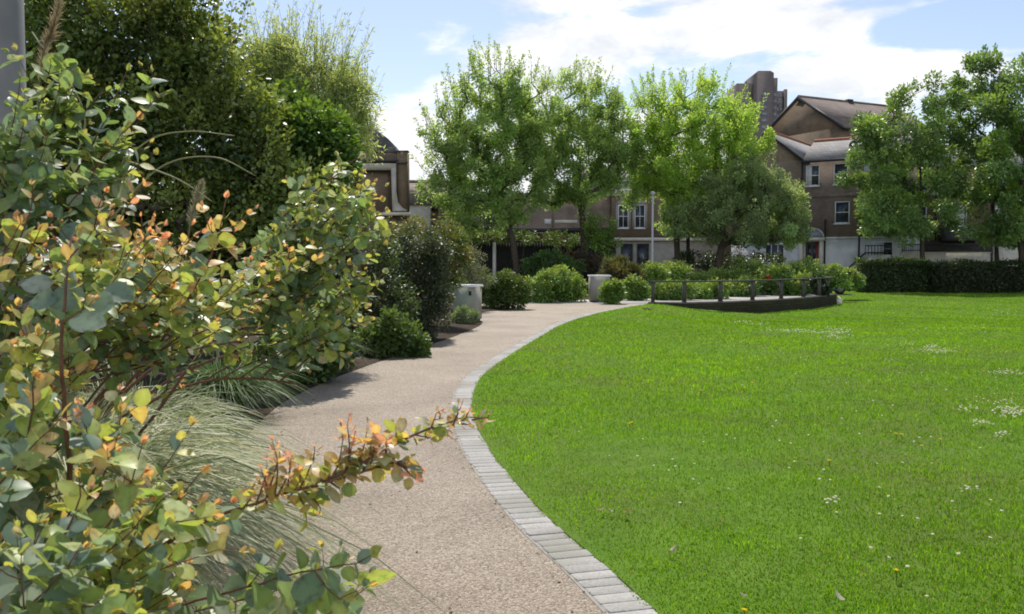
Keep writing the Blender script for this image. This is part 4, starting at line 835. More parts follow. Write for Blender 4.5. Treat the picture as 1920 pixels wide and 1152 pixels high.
# dandelions
def dandelion(px, py):
    q = G(px, py, 0.03); rng = np.random.default_rng(int(px+py)); z = float(lawn_z(np.array(q[0]), np.array(q[1]))); f = (EYE-z-0.05)/(EYE-0.03)
    root = thing('dandelion', 'yellow dandelion flower dotted in the lawn', 'flower', (q[0]*f, q[1]*f, z), 0, 'dandelions in the lawn')
    n = 46; r = rng.uniform(0, 1, n); a = rng.uniform(0, 6.28, n); s = 0.85+0.03*q[1]
    D = np.stack([np.cos(a), np.sin(a), 0.35+0.8*(1-r)], 1)
    m = MB(); m.inst(LANCE*np.array((1, 1.8, 1)), KFT, np.tile([[0, 0, 0.055]], (n, 1)), D, np.tile([[0, 0, 1.]], (n, 1))+rng.normal(size=(n, 3))*0.2, 0.016*s, np.array((0.85,0.70,0.02))*np.ones((n, 3))); m.ob('petals', M['petal'], root)
    m = MB(); m.tube([(0, 0, -0.01), (0.004, 0, 0.03), (0, 0, 0.056)], 0.0022, 6, col=np.array((0.12,0.2,0.04))); m.ob('stem', M['grass'], root, True)
for px, py in [(1393,697),(1410,719),(1395,729),(1763,826),(1728,838),(1680,815),(1690,817),(1313,734),(1680,1073),(1395,1148),(1185,794),(1180,796),(1555,866)]: dandelion(px, py)
def fallen(px, py, lab, col, s, seed):
    q = G(px, py, 0.05); rng = np.random.default_rng(seed); z = float(lawn_z(np.array(q[0]), np.array(q[1])))
    m = MB(); m.inst(EV*np.array((1, 0.62, -3.2)), EF, np.array([[0, 0, 0.045]]), np.array([[math.cos(seed), math.sin(seed)*0.6, 0.05]]), np.array([[0.2, -0.4, 1]]), s, np.array(col))
    tag(m.ob('fallen_leaf', M['petal'], None, True, (q[0], q[1], z)), lab, 'leaf', 'pale fallen leaves on the lawn')
fallen(1257,1035,'pale fallen leaf lying on the lawn a little out from the kerb',(0.42,0.37,0.24),0.042,1)
fallen(1585,1128,'large pale fallen leaf at the bottom edge of the lawn',(0.46,0.42,0.30),0.05,2)
fallen(1400,1119,'pale fallen leaf between the other two low on the lawn',(0.44,0.36,0.26),0.036,3)
fallen(1150,959,'cream fallen leaf touching a brown one near the kerb bend',(0.48,0.45,0.33),0.042,4)
fallen(1170,961,'brown fallen leaf beside a cream one near the kerb bend',(0.30,0.19,0.09),0.05,5)
fallen(1122,957,'tan curled leaf closest to the kerb bend',(0.42,0.34,0.19),0.042,6)

# ------------------------------------------------------------------ street furniture
def lathe(prof, k=20):
    m = MB(); th = np.arange(k)*2*math.pi/k; n = len(prof)
    V = np.array([(r*math.cos(t), r*math.sin(t), z) for r, z in prof for t in th])
    m.add(V, [[(i*k+j, i*k+(j+1) % k, (i+1)*k+(j+1) % k, (i+1)*k+j) for i in range(n-1) for j in range(k)]]); return m
p = P(14, 300, 4.1)
lp = thing('lamp_post', 'thick grey metal lamp post rising behind the eucalyptus at the left edge', 'lamp post', (p[0], p[1], 0.05))
lathe([(0.0,0),(0.14,0.0),(0.14,0.02),(0.10,0.05),(0.10,1.1),(0.084,1.16),(0.08,5.6),(0.0,5.62)], 24).ob('pole', M['steel'], lp, True)
m = lathe([(0.11,0.0),(0.14,0.05),(0.34,0.12),(0.36,0.18),(0.1,0.28),(0.0,0.3)], 24); m.ob('lamp_head', M['steel'], lp, True, (0, 0, 5.55))
m = MB(); m.box(-0.05, 0.05, -0.109, -0.098, 0.45, 0.85); m.ob('access_door', M['steel'], lp)
p = P(1223, 490, 43.2)
lp = thing('lamp_post', 'slim pale grey lamp post between the forking tree and the rounded tree', 'lamp post', (p[0], 43.2, -0.02))
ht = float(P(1223, 366, 43.2)[2])
lathe([(0.0,0),(0.12,0),(0.12,0.02),(0.085,0.05),(0.085,1.0),(0.06,1.05),(0.045,ht),(0,ht+0.01)], 16).ob('pole', M['postpale'], lp, True)
lathe([(0.06,0.0),(0.08,0.05),(0.13,0.10),(0.14,0.14),(0.06,0.22),(0.0,0.23)], 16).ob('lamp_head', M['postpale'], lp, True, (0, 0, ht-0.02))
def cabinet(label, x, y, rz, w, d, h, zb=0.0, mf='cabinet', ms='cabside'):
    c = thing('utility_cabinet', label, 'cabinet', (x, y, zb), rz, 'metal cabinets beside the path')
    m = MB(); m.box(-w/2, w/2, -d/2, d/2, 0.05, h); m.ob('body', M[ms], c)
    m = MB(); m.box(-w/2+0.02, w/2-0.02, -d/2-0.012, -d/2-0.001, 0.08, h-0.04); do = m.ob('door', M[mf], c)
    m = MB(); m.box(w/2-0.11, w/2-0.05, -d/2-0.03, -d/2-0.013, h-0.2, h-0.1); m.ob('handle', M['black'], do)
    m = MB(); a = 0.035; q = [(-w/2-a, -d/2-a), (w/2+a, -d/2-a), (w/2+a, d/2+a), (-w/2-a, d/2+a)]
    m.prism(q, 'z', h, h+0.035); q2 = [(x_*0.96, y_*0.95) for x_, y_ in q]; m.prism(q2, 'z', h+0.0351, h+0.055); m.ob('lid', M['lid'], c)
    m = MB(); m.box(-w/2+0.03, w/2-0.03, -d/2+0.03, d/2-0.03, -0.02, 0.05); m.ob('plinth', M['black'], c)
p = G(892, 604); cabinet('grey green cabinet with a bright metal lid beside the dark rounded bush', p[0]-0.22, p[1]+0.34, math.radians(-22), 0.56, 0.5, 0.86)
p = G(1125, 567); cabinet('pale beige cabinet with a white lid among the rose bushes', p[0], p[1]+0.3, math.radians(4), 0.72, 0.55, 0.94, 0, 'cabside', 'cabside')
# bench on the terrace
p = G(1433, 552); bn = thing('bench', 'small dark bench on the terrace behind the railing', 'bench', (p[0], p[1]+0.4, 0.004))
m = MB()
for k in range(3): m.box(-0.6, 0.6, -0.2+k*0.14, -0.08+k*0.14, 0.42, 0.46)
m.ob('seat', M['timber'], bn)
for sx in (-0.45, 0.45):
    m = MB(); m.box(sx-0.04, sx+0.04, -0.18, -0.1, 0, 0.42); m.box(sx-0.04, sx+0.04, 0.1, 0.18, 0, 0.42); m.box(sx-0.03, sx+0.03, -0.0995, 0.0995, 0.3, 0.4); m.ob('leg', M['timber'], bn)
# black board fence with its pale post
fz = float(P(980, 455, 48.4)[2]); x0, x1 = float(P(884, 490, 48.4)[0]), float(P(1155, 490, 48.4)[0])
fn = thing('board_fence', 'tall black board fence behind the central tree trunks', 'fence', ((x0+x1)/2, 48.4, 0))
w = (x1-x0)/2; m = MB(); k = 0; xx = -w
rng = np.random.default_rng(8)
while xx < w: m.box(xx, min(xx+0.145, w), -0.012+0.006*(k % 2), 0.012, -0.05, fz+rng.uniform(-0.01, 0.01)); xx += 0.15; k += 1
m.ob('boards', M['fence'], fn)
m = MB(); m.box(-w, w, 0.013, 0.07, 0.4, 0.5); m.box(-w, w, 0.013, 0.07, fz-0.4, fz-0.3); m.ob('rails', M['fence'], fn)
m = MB(); xp = float(P(927, 490, 48.4)[0])-(x0+x1)/2; m.box(xp-0.09, xp+0.09, -0.11, -0.013, 0, fz+0.02); m.ob('post', M['white'], fn)

# ------------------------------------------------------------------ buildings
def window(par, x, z, w, h, y=0.0, frame='white', bars=(1, 1), sill=True, surround=None, curtain=0, arch=0):
    """on a wall facing local -y at depth y; x centre, z bottom"""
    f = 0.07; m = MB(); y0, y1 = y-0.05, y-0.003
    m.box(x-w/2, x-w/2+f, y0, y1, z, z+h); m.box(x+w/2-f, x+w/2, y0, y1, z, z+h); m.box(x-w/2+f, x+w/2-f, y0, y1, z, z+f); m.box(x-w/2+f, x+w/2-f, y0, y1, z+h-f, z+h)
    nv, nh = bars
    for k in range(nh): zz = z+(h)*(k+1)/(nh+1); m.box(x-w/2+f, x+w/2-f, y0+0.004, y1, zz-0.03, zz+0.03)
    for k in range(nv):
        xx = x-w/2+w*(k+1)/(nv+1)
        for q in range(nh+1):
            za = z+f if q == 0 else z+h*q/(nh+1)+0.03; zb = z+h-f if q == nh else z+h*(q+1)/(nh+1)-0.03
            m.box(xx-0.02, xx+0.02, y0+0.006, y1, za, zb)
    wo = m.ob('window', M[frame], par)
    m = MB(); m.box(x-w/2+f*0.5, x+w/2-f*0.5, y-0.018, y-0.006, z+f*0.5, z+h-f*0.5); m.ob('pane', M['glass'], wo)
    if curtain:
        m = MB(); m.box(x-w/2+f, x-w/2+f+w*curtain, y-0.022, y-0.0185, z+f, z+h-f); m.ob('curtain', M['curtain'], wo)
    if sill:
        m = MB(); m.box(x-w/2-0.06, x+w/2+0.06, y-0.13, y-0.003, z-0.09, z-0.002); m.ob('sill', M[frame], wo)
    if surround:
        m = MB(); a = 0.18
        m.box(x-w/2-a, x-w/2-0.002, y-0.075, y-0.003, z, z+h); m.box(x+w/2+0.002, x+w/2+a, y-0.075, y-0.003, z, z+h)
        if arch:
            k = 10; o_ = [(x+(w/2+a)*math.cos(t), z+h+0.002+(a+arch)*math.sin(t)) for t in np.linspace(0, math.pi, k)]
            m.prism(o_, 'y', y-0.075, y-0.003)
        else: m.box(x-w/2-a, x+w/2+a, y-0.075, y-0.003, z+h+0.002, z+h+a)
        m.ob('surround', M[surround], wo)
    return wo
def pipe(par, x, y, z0, z1, mat='black', r=0.06):
    m = MB(); m.tube([(x, y, z0), (x, y, z1)], r, 8); m.ob('drainpipe', M[mat], par, True)
def gable_roof(par, x0, x1, y0, y1, ze, zr, axis, mat='slate', over=0.25, ridge='ridge', th=0.14, name='roof'):
    m = MB()
    if axis == 'x':
        ym = (y0+y1)/2; sl = (zr-ze)/(ym-y0); zo = ze-over*sl
        m.slab([(x0-over, y0-over, zo+th), (x1+over, y0-over, zo+th), (x1+over, ym, zr+th), (x0-over, ym, zr+th)], th)
        m.slab([(x0-over, y1+over, zo+th), (x0-over, ym, zr+th), (x1+over, ym, zr+th), (x1+over, y1+over, zo+th)], th)
        r = m.ob(name, M[mat], par)
        if ridge: m = MB(); m.tube([(x0-over, ym, zr+th), (x1+over, ym, zr+th)], 0.13, 8); m.ob('ridge_tiles', M[ridge], r, True)
        m = MB(); m.box(x0-over, x1+over, y0-over-0.1, y0-over-0.001, zo-0.1, zo+0.06); m.ob('gutter', M['black'], r)
    else:
        xm = (x0+x1)/2; sl = (zr-ze)/(xm-x0); zo = ze-over*sl
        m.slab([(x0-over, y0-over, zo+th), (xm, y0-over, zr+th), (xm, y1+over, zr+th), (x0-over, y1+over, zo+th)], th)
        m.slab([(x1+over, y0-over, zo+th), (x1+over, y1+over, zo+th), (xm, y1+over, zr+th), (xm, y0-over, zr+th)], th)
        r = m.ob(name, M[mat], par)
        if ridge: m = MB(); m.tube([(xm, y0-over, zr+th), (xm, y1+over, zr+th)], 0.13, 8); m.ob('ridge_tiles', M[ridge], r, True)
        m = MB(); b0 = 0.2
        for sgn, xa in ((-1, x0), (1, x1)):
            xo = xa+sgn*over
            m.prism([(xo, zo+th), (xo, zo+th-b0), (xm, zr+th-b0), (xm, zr+th)], 'y', y0-over-0.05, y0-over-0.002)
        m.ob('bargeboard', M['black'], r)
    return r
# main brick house with a white ground floor
GZ = -0.42; th_ = math.radians(35); c = P(1502, 490, 65)
H = thing('brick_house', 'brick house with a white ground floor and grey slate roofs behind the railed terrace', 'house', (c[0], 65, GZ), -th_)
ze = 8.69-GZ; zw = 3.2-GZ
m = MB(); m.box(-5.2, -0.001, 0.0, 10, zw, ze); m.prism([(-5.2, ze), (-0.001, ze), (-2.6, ze+2.15)], 'y', 0, 10); m.ob('wall', M['brick'], H)
m = MB(); m.box(0, 6.75, 0.002, 5, zw, ze); m.ob('wall', M['brickred'], H)
m = MB(); m.box(-5.22, 6.77, -0.03, 9, 0, zw-0.003); m.box(-5.22, 6.77, -0.06, -0.0305, zw-0.16, zw-0.02); m.ob('rendered_wall', M['render'], H)
gable_roof(H, -5.2, 0, 0, 10, ze, ze+2.15, 'y')
gable_roof(H, 0.3, 6.75, 0, 5, ze, ze+1.45, 'x')
m = MB(); m.box(-0.05, 6.75, -0.025, -0.001, 5.6-GZ+0.35, 5.6-GZ+0.6); m.ob('brick_band', M['brickred'], H)
def hx(px):
    k = (px-960)/F; return (k*65-c[0])/(math.cos(th_)+k*math.sin(th_))
def hz(px, py):
    d = 65-hx(px)*math.sin(th_); return float(P(px, py, d)[2])-GZ
for px, yt, yb, w_, cu in ((1577,378,419,1.0,0), (1521,310,349,0.95,0.35), (1573,306,346,0.95,0), (1452,330,368,0.95,0), (1452,392,432,0.95,0.4), (1630,300,340,0.95,0.3)):
    za, zb = hz(px, yb), hz(px, yt); window(H, hx(px), za, w_, zb-za, 0.0, 'white', (0, 1), True, None, cu)
za = hz(1452, 494); window(H, hx(1452), za, 1.45, hz(1452, 458)-za, -0.03, 'white', (2, 0))
za = hz(1655, 481); window(H, hx(1655), za, 1.3, hz(1655, 453)-za, -0.03, 'white', (1, 0), True, None, 0.4)
# front door with porch
xd = hx(1522); zd = hz(1522, 510); hd_ = 2.15
m = MB(); m.box(xd-0.45, xd+0.45, -0.09, -0.0305, zd, zd+hd_-0.05); do = m.ob('door', M['timber'], H)
m = MB(); m.box(xd+0.28, xd+0.44, -0.115, -0.0905, zd+0.02, zd+hd_-0.08); m.ob('red_panel', M['red'], do)
m = MB(); m.box(xd-0.28, xd-0.05, -0.10, -0.0905, zd+0.9, zd+1.9); m.box(xd+0.05, xd+0.28, -0.10, -0.0905, zd+0.9, zd+1.9); m.ob('pane', M['glass'], do)
m = MB(); m.tube([(xd+0.36, -0.13, zd+1.0), (xd+0.36, -0.09, zd+1.0)], 0.03, 8); m.ob('handle', M['steel'], do)
m = MB(); m.box(xd-0.85, xd-0.6, -0.4, -0.0305, zd-0.05, zd+2.2); m.box(xd+0.6, xd+0.85, -0.4, -0.0305, zd-0.05, zd+2.2); m.box(xd-0.95, xd+0.95, -0.55, -0.0305, zd+2.2, zd+2.42)
k = 14; o_ = [(xd+0.86*math.cos(t), zd+2.421+0.71*math.sin(t)) for t in np.linspace(0, math.pi, k)]; i_ = [(xd+0.78*math.cos(t), zd+2.421+0.63*math.sin(t)) for t in np.linspace(math.pi, 0, k)]
for q in range(k-1): m.prism([o_[q], o_[q+1], i_[k-2-q], i_[k-1-q]], 'y', -0.12, -0.0605)
m.ob('porch', M['cream'], H)
m = MB(); m.prism([(xd+0.76*math.cos(t), zd+2.43+0.61*math.sin(t)) for t in np.linspace(0, math.pi, k)], 'y', -0.09, -0.062); m.ob('fanlight', M['paneblue'], H)
m = MB()
for q in range(5): m.box(xd-0.7, xd+0.7, -0.55-0.28*(q+1), -0.5501-0.28*q, 0, zd-0.05-q*zd/5.5)
m.box(xd-0.7, xd+0.7, -0.55, -0.031, 0, zd-0.051); m.ob('steps', M['cream'], H)
xl = hx(1492); zl = hz(1492, 452); m = lathe([(0, -0.14), (0.11, -0.08), (0.13, 0), (0.1, 0.1), (0, 0.13)], 12); m.ob('wall_lamp', M['lid'], H, True, (xl, -0.18, zl))
pipe(H, hx(1546), -0.12, 0.0, hz(1546, 412)); pipe(H, hx(1610), -0.12, 1.0, hz(1610, 400)); pipe(H, 0.02, -0.11, zw, ze-0.1)
# side stair and its sloped handrail
x0 = hx(1575); x1 = hx(1632); zt = hz(1632, 478)
m = MB(); m.prism([(x0, 0), (x1+1.4, 0), (x1+1.4, zt), (x1, zt), (x0+0.6, zt*0.42), (x0, zt*0.40)], 'y', -1.5, -0.07); m.ob('side_stair', M['render'], H)
m = MB(); m.tube([(x0-0.2, -1.55, zt*0.45), (x0+0.6, -1.55, zt*0.47), (x1, -1.55, zt+0.12), (x1+1.4, -1.55, zt+0.12)], 0.06, 6)
for q in range(6): xq = x1+0.2*q; m.tube([(xq, -1.55, zt-0.05), (xq, -1.55, zt+0.6)], 0.025, 5)
m.tube([(x1, -1.55, zt+0.6), (x1+1.4, -1.55, zt+0.6)], 0.04, 6); m.ob('handrail', M['black'], H)
zq = ze+0.35; xq = hx(1597); m = lathe([(0, 0.0), (0.2, 0.03), (0.34, 0.1), (0.33, 0.12), (0.2, 0.06), (0, 0.03)], 16); so = m.ob('satellite_dish', M['black'], H, True, (xq, -0.05, zq+0.45)); so.rotation_euler = (math.radians(70), 0, math.radians(-20))
m = MB(); m.tube([(0, 0, 0.0), (0, 0.1, -0.3), (0, -0.1, -0.6)], 0.03, 6); m.ob('bracket', M['black'], so)
# taller gabled house behind
c2 = P(1578, 490, 84); a2 = math.radians(27)   # corner of the gable nearest the camera
T_ = thing('gabled_house', 'tall brick house with a wide gable rising behind the white fronted house', 'house', (c2[0], 84, GZ), a2)
z1 = float(P(1578, 238, 84)[2])-GZ; dw = 11.0; z2 = float(P(1516, 183, 84+5.5*math.cos(a2))[2])-GZ
m = MB(); m.box(0, 13, 0, dw, 0, z1); m.prism([(0, z1), (dw, z1), (dw/2, z2-0.05)], 'x', 0.0, 0.4); m.ob('wall', M['brickyel'], T_)
r = gable_roof(T_, 0, 13, 0, dw, z1, z2-0.05, 'x', 'tileroof', 0.3, 'tileroof')
m = MB()
for ya, yb in ((-0.3, dw/2), (dw+0.3, dw/2)):
    sl = (z2-0.05-z1)/(dw/2); m.prism([(ya, z1-0.3*sl-0.12), (ya, z1-0.3*sl+0.17), (yb, z2+0.12), (yb, z2-0.17)], 'x', -0.4, -0.302)
m.ob('bargeboard', M['black'], r)
window(T_, 2.6, z1-1.75, 1.0, 1.2, 0.0, 'white', (0, 1)); window(T_, 7.0, z1-1.75, 1.0, 1.2, 0.0, 'white', (0, 1)); window(T_, 12.0, z1-1.75, 1.0, 1.2, 0.0, 'white', (0, 1))
m = MB(); m.box(6.2, 6.9, dw/2-0.2, dw/2+0.2, z2+0.1, z2+0.32); m.ob('roof_vent', M['black'], T_)
# brick range on the right behind the trees
c3 = P(1684, 490, 66)
R_ = thing('terrace_house', 'long brick building half hidden by the trees right of the white fronted house', 'house', (c3[0], 66, GZ), 0)
zt = float(P(1700, 312, 66)[2])-GZ; zg = 3.05-GZ
m = MB(); m.box(0, 16, 0, 8, zg, zt); m.ob('wall', M['brick'], R_)
m = MB(); m.box(0, 16, -0.04, 8, 0, zg-0.002); m.ob('shop_front', M['timber'], R_)
gable_roof(R_, 0, 16, 0, 8, zt, zt+1.7, 'x', 'slate', 0.3, 'ridge')
for px, cu in ((1795, 0.8), (1720, 0.3), (1870, 0.4), (1940, 0)):
    x_ = float(P(px, 490, 66)[0]-c3[0]); za = float(P(px, 425, 66)[2])-GZ
    window(R_, x_, za, 1.15, 1.5, 0, 'white', (1, 1), True, None, cu); window(R_, x_, za+2.55, 1.15, 1.3, 0, 'white', (1, 1), True, None, 0)
xa, xb = float(P(1758, 490, 66)[0]-c3[0]), float(P(1828, 490, 66)[0]-c3[0]); za, zb = float(P(1, 452, 66)[2])-GZ, float(P(1, 428, 66)[2])-GZ
m = MB(); m.prism([(-1.3, za), (-0.042, za), (-0.042, zb), (-0.5, zb), (-1.3, za+0.25)], 'x', xa, xb); m.ob('canopy', M['lead'], R_)
xa, xb = float(P(1858, 490, 66)[0]-c3[0]), float(P(1905, 490, 66)[0]-c3[0]); m = MB(); m.box(xa, xb, -0.3, -0.0405, 0, float(P(1, 463, 66)[2])-GZ); m.ob('cream_bay', M['cream'], R_)
pipe(R_, float(P(1692, 490, 66)[0]-c3[0]), -0.08, 0.5, zt-0.1); pipe(R_, float(P(1752, 490, 66)[0]-c3[0]), -0.08, zg, zt-0.1)
# pale garden wall with railings in front of it
wa, wb = P(1690, 490, 61), P(1855, 490, 61); wz = float(P(1, 473, 61)[2])-GZ
w_ = thing('garden_wall', 'low pale wall topped by black railings behind the hedge', 'wall', ((wa[0]+wb[0])/2, 61, GZ)); hw_ = (wb[0]-wa[0])/2
m = MB(); m.box(-hw_, hw_, -0.12, 0.12, 0, wz-0.06); m.box(-hw_-0.03, hw_+0.03, -0.16, 0.16, wz-0.0599, wz); m.ob('wall', M['cream'], w_)
m = MB(); m.tube([(-hw_, 0, wz+0.5), (hw_, 0, wz+0.5)], 0.035, 6); m.tube([(-hw_, 0, wz+0.12), (hw_, 0, wz+0.12)], 0.03, 6)
for q in range(46): x_ = -hw_+0.06+q*(2*hw_-0.12)/45; m.tube([(x_, 0, wz), (x_, 0, wz+0.55)], 0.02, 5)
m.ob('railings', M['black'], w_)
# shop building behind the middle trees
c4 = P(858, 490, 74)
S_ = thing('shop_building', 'long flat roofed brown brick shop building behind the central trees', 'building', (c4[0], 74, GZ))
X4 = lambda px: float(P(px, 490, 74)[0]-c4[0])
Z4 = lambda py: float(P(1, py, 74)[2])-GZ
xe = X4(1145); zt = Z4(368)
m = MB(); m.box(0, xe, 0, 10, 0, zt); m.ob('wall', M['brickred'], S_)
m = MB(); m.box(X4(960), xe-0.002, -0.08, 0.3, zt+0.002, zt+0.28); m.ob('coping', M['cream'], S_)
m = MB(); m.box(X4(900), xe-0.01, -0.5, -0.002, Z4(436), Z4(428)); m.box(X4(900), xe-0.01, -0.25, -0.003, Z4(450), Z4(436)-0.003); fo = m.ob('fascia', M['black'], S_)
m = MB(); m.box(X4(1014), X4(1060), -0.262, -0.2505, Z4(447), Z4(441)); m.ob('sign_strip', M['red'], fo)
m = MB(); m.box(X4(1021), X4(1033), -0.05, -0.002, Z4(421), Z4(411)); m.ob('sign_board', M['white'], S_)
m = MB(); m.box(X4(1040), X4(1082), -0.04, -0.002, Z4(419), Z4(413)); m.ob('pale_panel', M['cream'], S_)
m = MB(); m.box(X4(1035), X4(1038), -0.05, -0.002, Z4(428)+0.01, zt); m.ob('pilaster', M['brick'], S_)
window(S_, X4(925), Z4(425), 1.0, 1.6, 0, 'stone', (1, 1))
m = MB(); m.box(X4(910), X4(1140), -0.02, -0.004, 0.4, Z4(452)); m.ob('shop_window', M['glass'], S_)
c5 = P(1147, 490, 73.6)
O_ = thing('stone_fronted_building', 'two storey building with a pair of cream framed windows beside the grey lamp post', 'building', (c5[0], 73.6, GZ))
X5 = lambda px: float(P(px, 490, 73.6)[0]-c5[0]); Z5 = lambda py: float(P(1, py, 73.6)[2])-GZ
xe = X5(1345); zt = Z5(362)
m = MB(); m.box(0, xe, 0, 9, Z5(452), zt); m.ob('wall', M['brickyel'], O_)
m = MB(); m.box(0, xe, -0.06, 9, 0, Z5(452)-0.002); m.ob('ground_floor_wall', M['stone'], O_)
m = MB(); m.box(-0.1, xe+0.1, -0.28, 0.3, zt+0.002, zt+0.3); m.box(-0.05, xe+0.05, -0.18, -0.003, zt-0.25, zt-0.002); m.ob('cornice', M['cream'], O_)
m = MB(); m.box(-0.05, xe+0.05, -0.25, -0.062, Z5(452), Z5(446)); m.ob('band', M['cream'], O_)
for px in (1168, 1199): window(O_, X5(px), Z5(428), 0.85, Z5(384)-Z5(428), 0, 'white', (1, 1), True, 'stone', 0, 0.22)
for px in (1175, 1205): window(O_, X5(px), 0.9, 1.0, Z5(457)-0.9, -0.06, 'timber', (0, 0), False)
# roofs left of centre
c6 = P(764, 490, 60)
B_ = thing('low_house', 'brown tiled house with a tall brick chimney left of the central trees', 'house', (c6[0], 60, GZ))
X6 = lambda px: float(P(px, 490, 60)[0]-c6[0]); Z6 = lambda py, d=60: float(P(1, py, d)[2])-GZ
m = MB(); m.box(-3, X6(870), 0, 7, 0, Z6(386)); m.ob('wall', M['brickred'], B_)
gable_roof(B_, -3, X6(870), 0, 7, Z6(386), Z6(345, 63.5), 'x', 'tileroof', 0.2, 'tileroof')
m = MB(); xg = X6(776); hwg = X6(812)-xg
m.prism([(xg-hwg, Z6(385)), (xg+hwg, Z6(385)), (xg, Z6(357))], 'y', -1.2, 2.5); m.ob('dormer', M['tileroof'], B_)
m = MB(); m.box(xg-hwg+0.1, xg+hwg-0.1, -1.0, -0.005, 0, Z6(385)-0.002); m.ob('bay_wall', M['cream'], B_)
m = MB(); m.box(X6(808), X6(830), -0.35, 0.55, Z6(392), Z6(332)); m.box(X6(808)-0.06, X6(830)+0.06, -0.41, 0.61, Z6(332)+0.001, Z6(328)); ch = m.ob('chimney', M['brickred'], B_)
for q in (0.25, 0.6): lathe([(0.1, 0), (0.12, 0.1), (0.09, 0.35), (0.0, 0.35)], 10).ob('chimney_pot', M['ridge'], ch, True, (X6(808)+q, 0.1, Z6(328)))
m = MB(); m.box(X6(825), X6(870), -1.3, -0.005, 0, Z6(388)); m.ob('side_wall', M['brickred'], B_)
m = MB(); m.tube([(X6(840), -1.4, 0), (X6(840), -1.4, Z6(390))], 0.06, 8); m.ob('drainpipe', M['lid'], B_)
# corner building with the white arch surround
c7 = P(764, 490, 45)
A_ = thing('corner_building', 'brick corner building with a white moulded surround and dark domed roof', 'building', (c7[0], 45, GZ))
X7 = lambda px: float(P(px, 490, 45)[0]-c7[0]); Z7 = lambda py: float(P(1, py, 45)[2])-GZ
m = MB(); m.box(X7(746), 0, -0.1, 1.1, Z7(405), Z7(285)); m.ob('pier', M['brickyel'], A_)
m = MB(); m.box(X7(520), X7(746)-0.002, 0.25, 4, Z7(405), Z7(310)); m.box(X7(520), X7(746)-0.003, 0.0, 4, Z7(310)+0.001, Z7(288)); m.ob('wall', M['brickyel'], A_)
m = MB(); m.box(X7(520), 0.02, 0.4, 2.0, 0, Z7(405)-0.002); m.ob('lower_wall', M['brickred'], A_)
m = MB(); m.box(X7(515), X7(747), -0.3, -0.102, Z7(304), Z7(299)); m.box(X7(745), 0.06, -0.25, -0.103, Z7(307), Z7(304)); m.box(X7(744), 0.08, -0.16, 0.5, Z7(285)+0.001, Z7(283)); m.ob('cornice', M['lead'], A_)
m = MB()
pr = [(X7(736), Z7(320)), (X7(745), Z7(313)), (X7(745), Z7(360)), (X7(748), Z7(380)), (X7(756), Z7(390)), (X7(764), Z7(394)), (X7(764), Z7(397)), (X7(738), Z7(397)), (X7(737), Z7(360))]
m.prism(pr[::-1], 'y', -0.32, -0.104)
m.prism([(X7(520), Z7(308)), (X7(744.8), Z7(308)), (X7(744.8), Z7(313)-0.002), (X7(736), Z7(320)-0.002), (X7(520), Z7(320)-0.002)][::-1], 'y', -0.3, -0.001); m.ob('arch_surround', M['stonelight'], A_)
m = MB(); m.box(X7(700), X7(770), -0.4, -0.105, Z7(405), Z7(399)); m.ob('ledge', M['cream'], A_)
m = MB(); m.box(X7(560), X7(728), 0.2, 0.248, Z7(396), Z7(326)); m.ob('brick_panel', M['brick'], A_)
prof = [(X7(740), Z7(283)), (X7(737), Z7(276)), (X7(730), Z7(262)), (X7(727), Z7(258)), (X7(700), Z7(238)), (X7(660), Z7(225)), (X7(590), Z7(222)), (X7(520), Z7(258)), (X7(515), Z7(286))]
m = MB(); m.prism(prof[::-1], 'y', 0.3, 3.9); m.box(X7(722), X7(743), 0.1, 0.295, Z7(288), Z7(276)); m.ob('dome_roof', M['lead'], A_)
# tower block
dT = 250.0; c8 = P(1428, 490, dT)
K_ = thing('tower_block', 'distant brown tower block with a stepped top rising over the trees', 'tower', (c8[0], dT, -1))
X8 = lambda px: float(P(px, 490, dT)[0]-c8[0]); Z8 = lambda py: float(P(1, py, dT)[2])+1
m = MB(); m.box(X8(1381), X8(1412), 2, 14, 0, Z8(154)); m.prism([(X8(1412.1), 0), (X8(1446), 0), (X8(1446), Z8(137)), (X8(1440), Z8(133)), (X8(1417), Z8(133)), (X8(1412.1), Z8(138))], 'y', 0, 12)
m.box(X8(1446.1), X8(1455), 1, 13, 0, Z8(145)); m.box(X8(1455.1), X8(1475.5), 3, 15, 0, Z8(167)); m.box(X8(1470), X8(1475.6), 2, 2.99, 0, Z8(165)); m.box(X8(1400), X8(1403), 4, 4.5, Z8(154), Z8(148)); m.ob('wall', M['towerbrick'], K_)
fl = (Z8(170)-Z8(190))
for r_ in range(14):
    z_ = Z8(180)-r_*fl*0.62
    for (xa, xb, yf) in ((1447.5, 1453.5, 1), (1457, 1462, 3), (1464, 1469, 3), (1424, 1434, 0), (1386, 1391, 2), (1396, 1402, 2)):
        m = MB(); m.box(X8(xa), X8(xb), yf-0.12, yf-0.01, z_, z_+fl*0.3); m.ob('window', M['paneblue'], K_)
# background rooflines between buildings
c9 = P(560, 490, 95)
N_ = thing('distant_terrace', 'distant brick terrace row behind the trees', 'house', (P(1230,490,98)[0], 98, GZ))
m = MB(); m.box(-8, 14, 0, 9, 0, 9.5); m.ob('wall', M['brickred'], N_); gable_roof(N_, -8, 14, 0, 9, 9.5, 12.2, 'x', 'slate', 0.3, 'ridge')
for q in range(6): window(N_, -6.2+q*3.6, 6.2, 1.0, 1.6, 0, 'white', (0, 1))

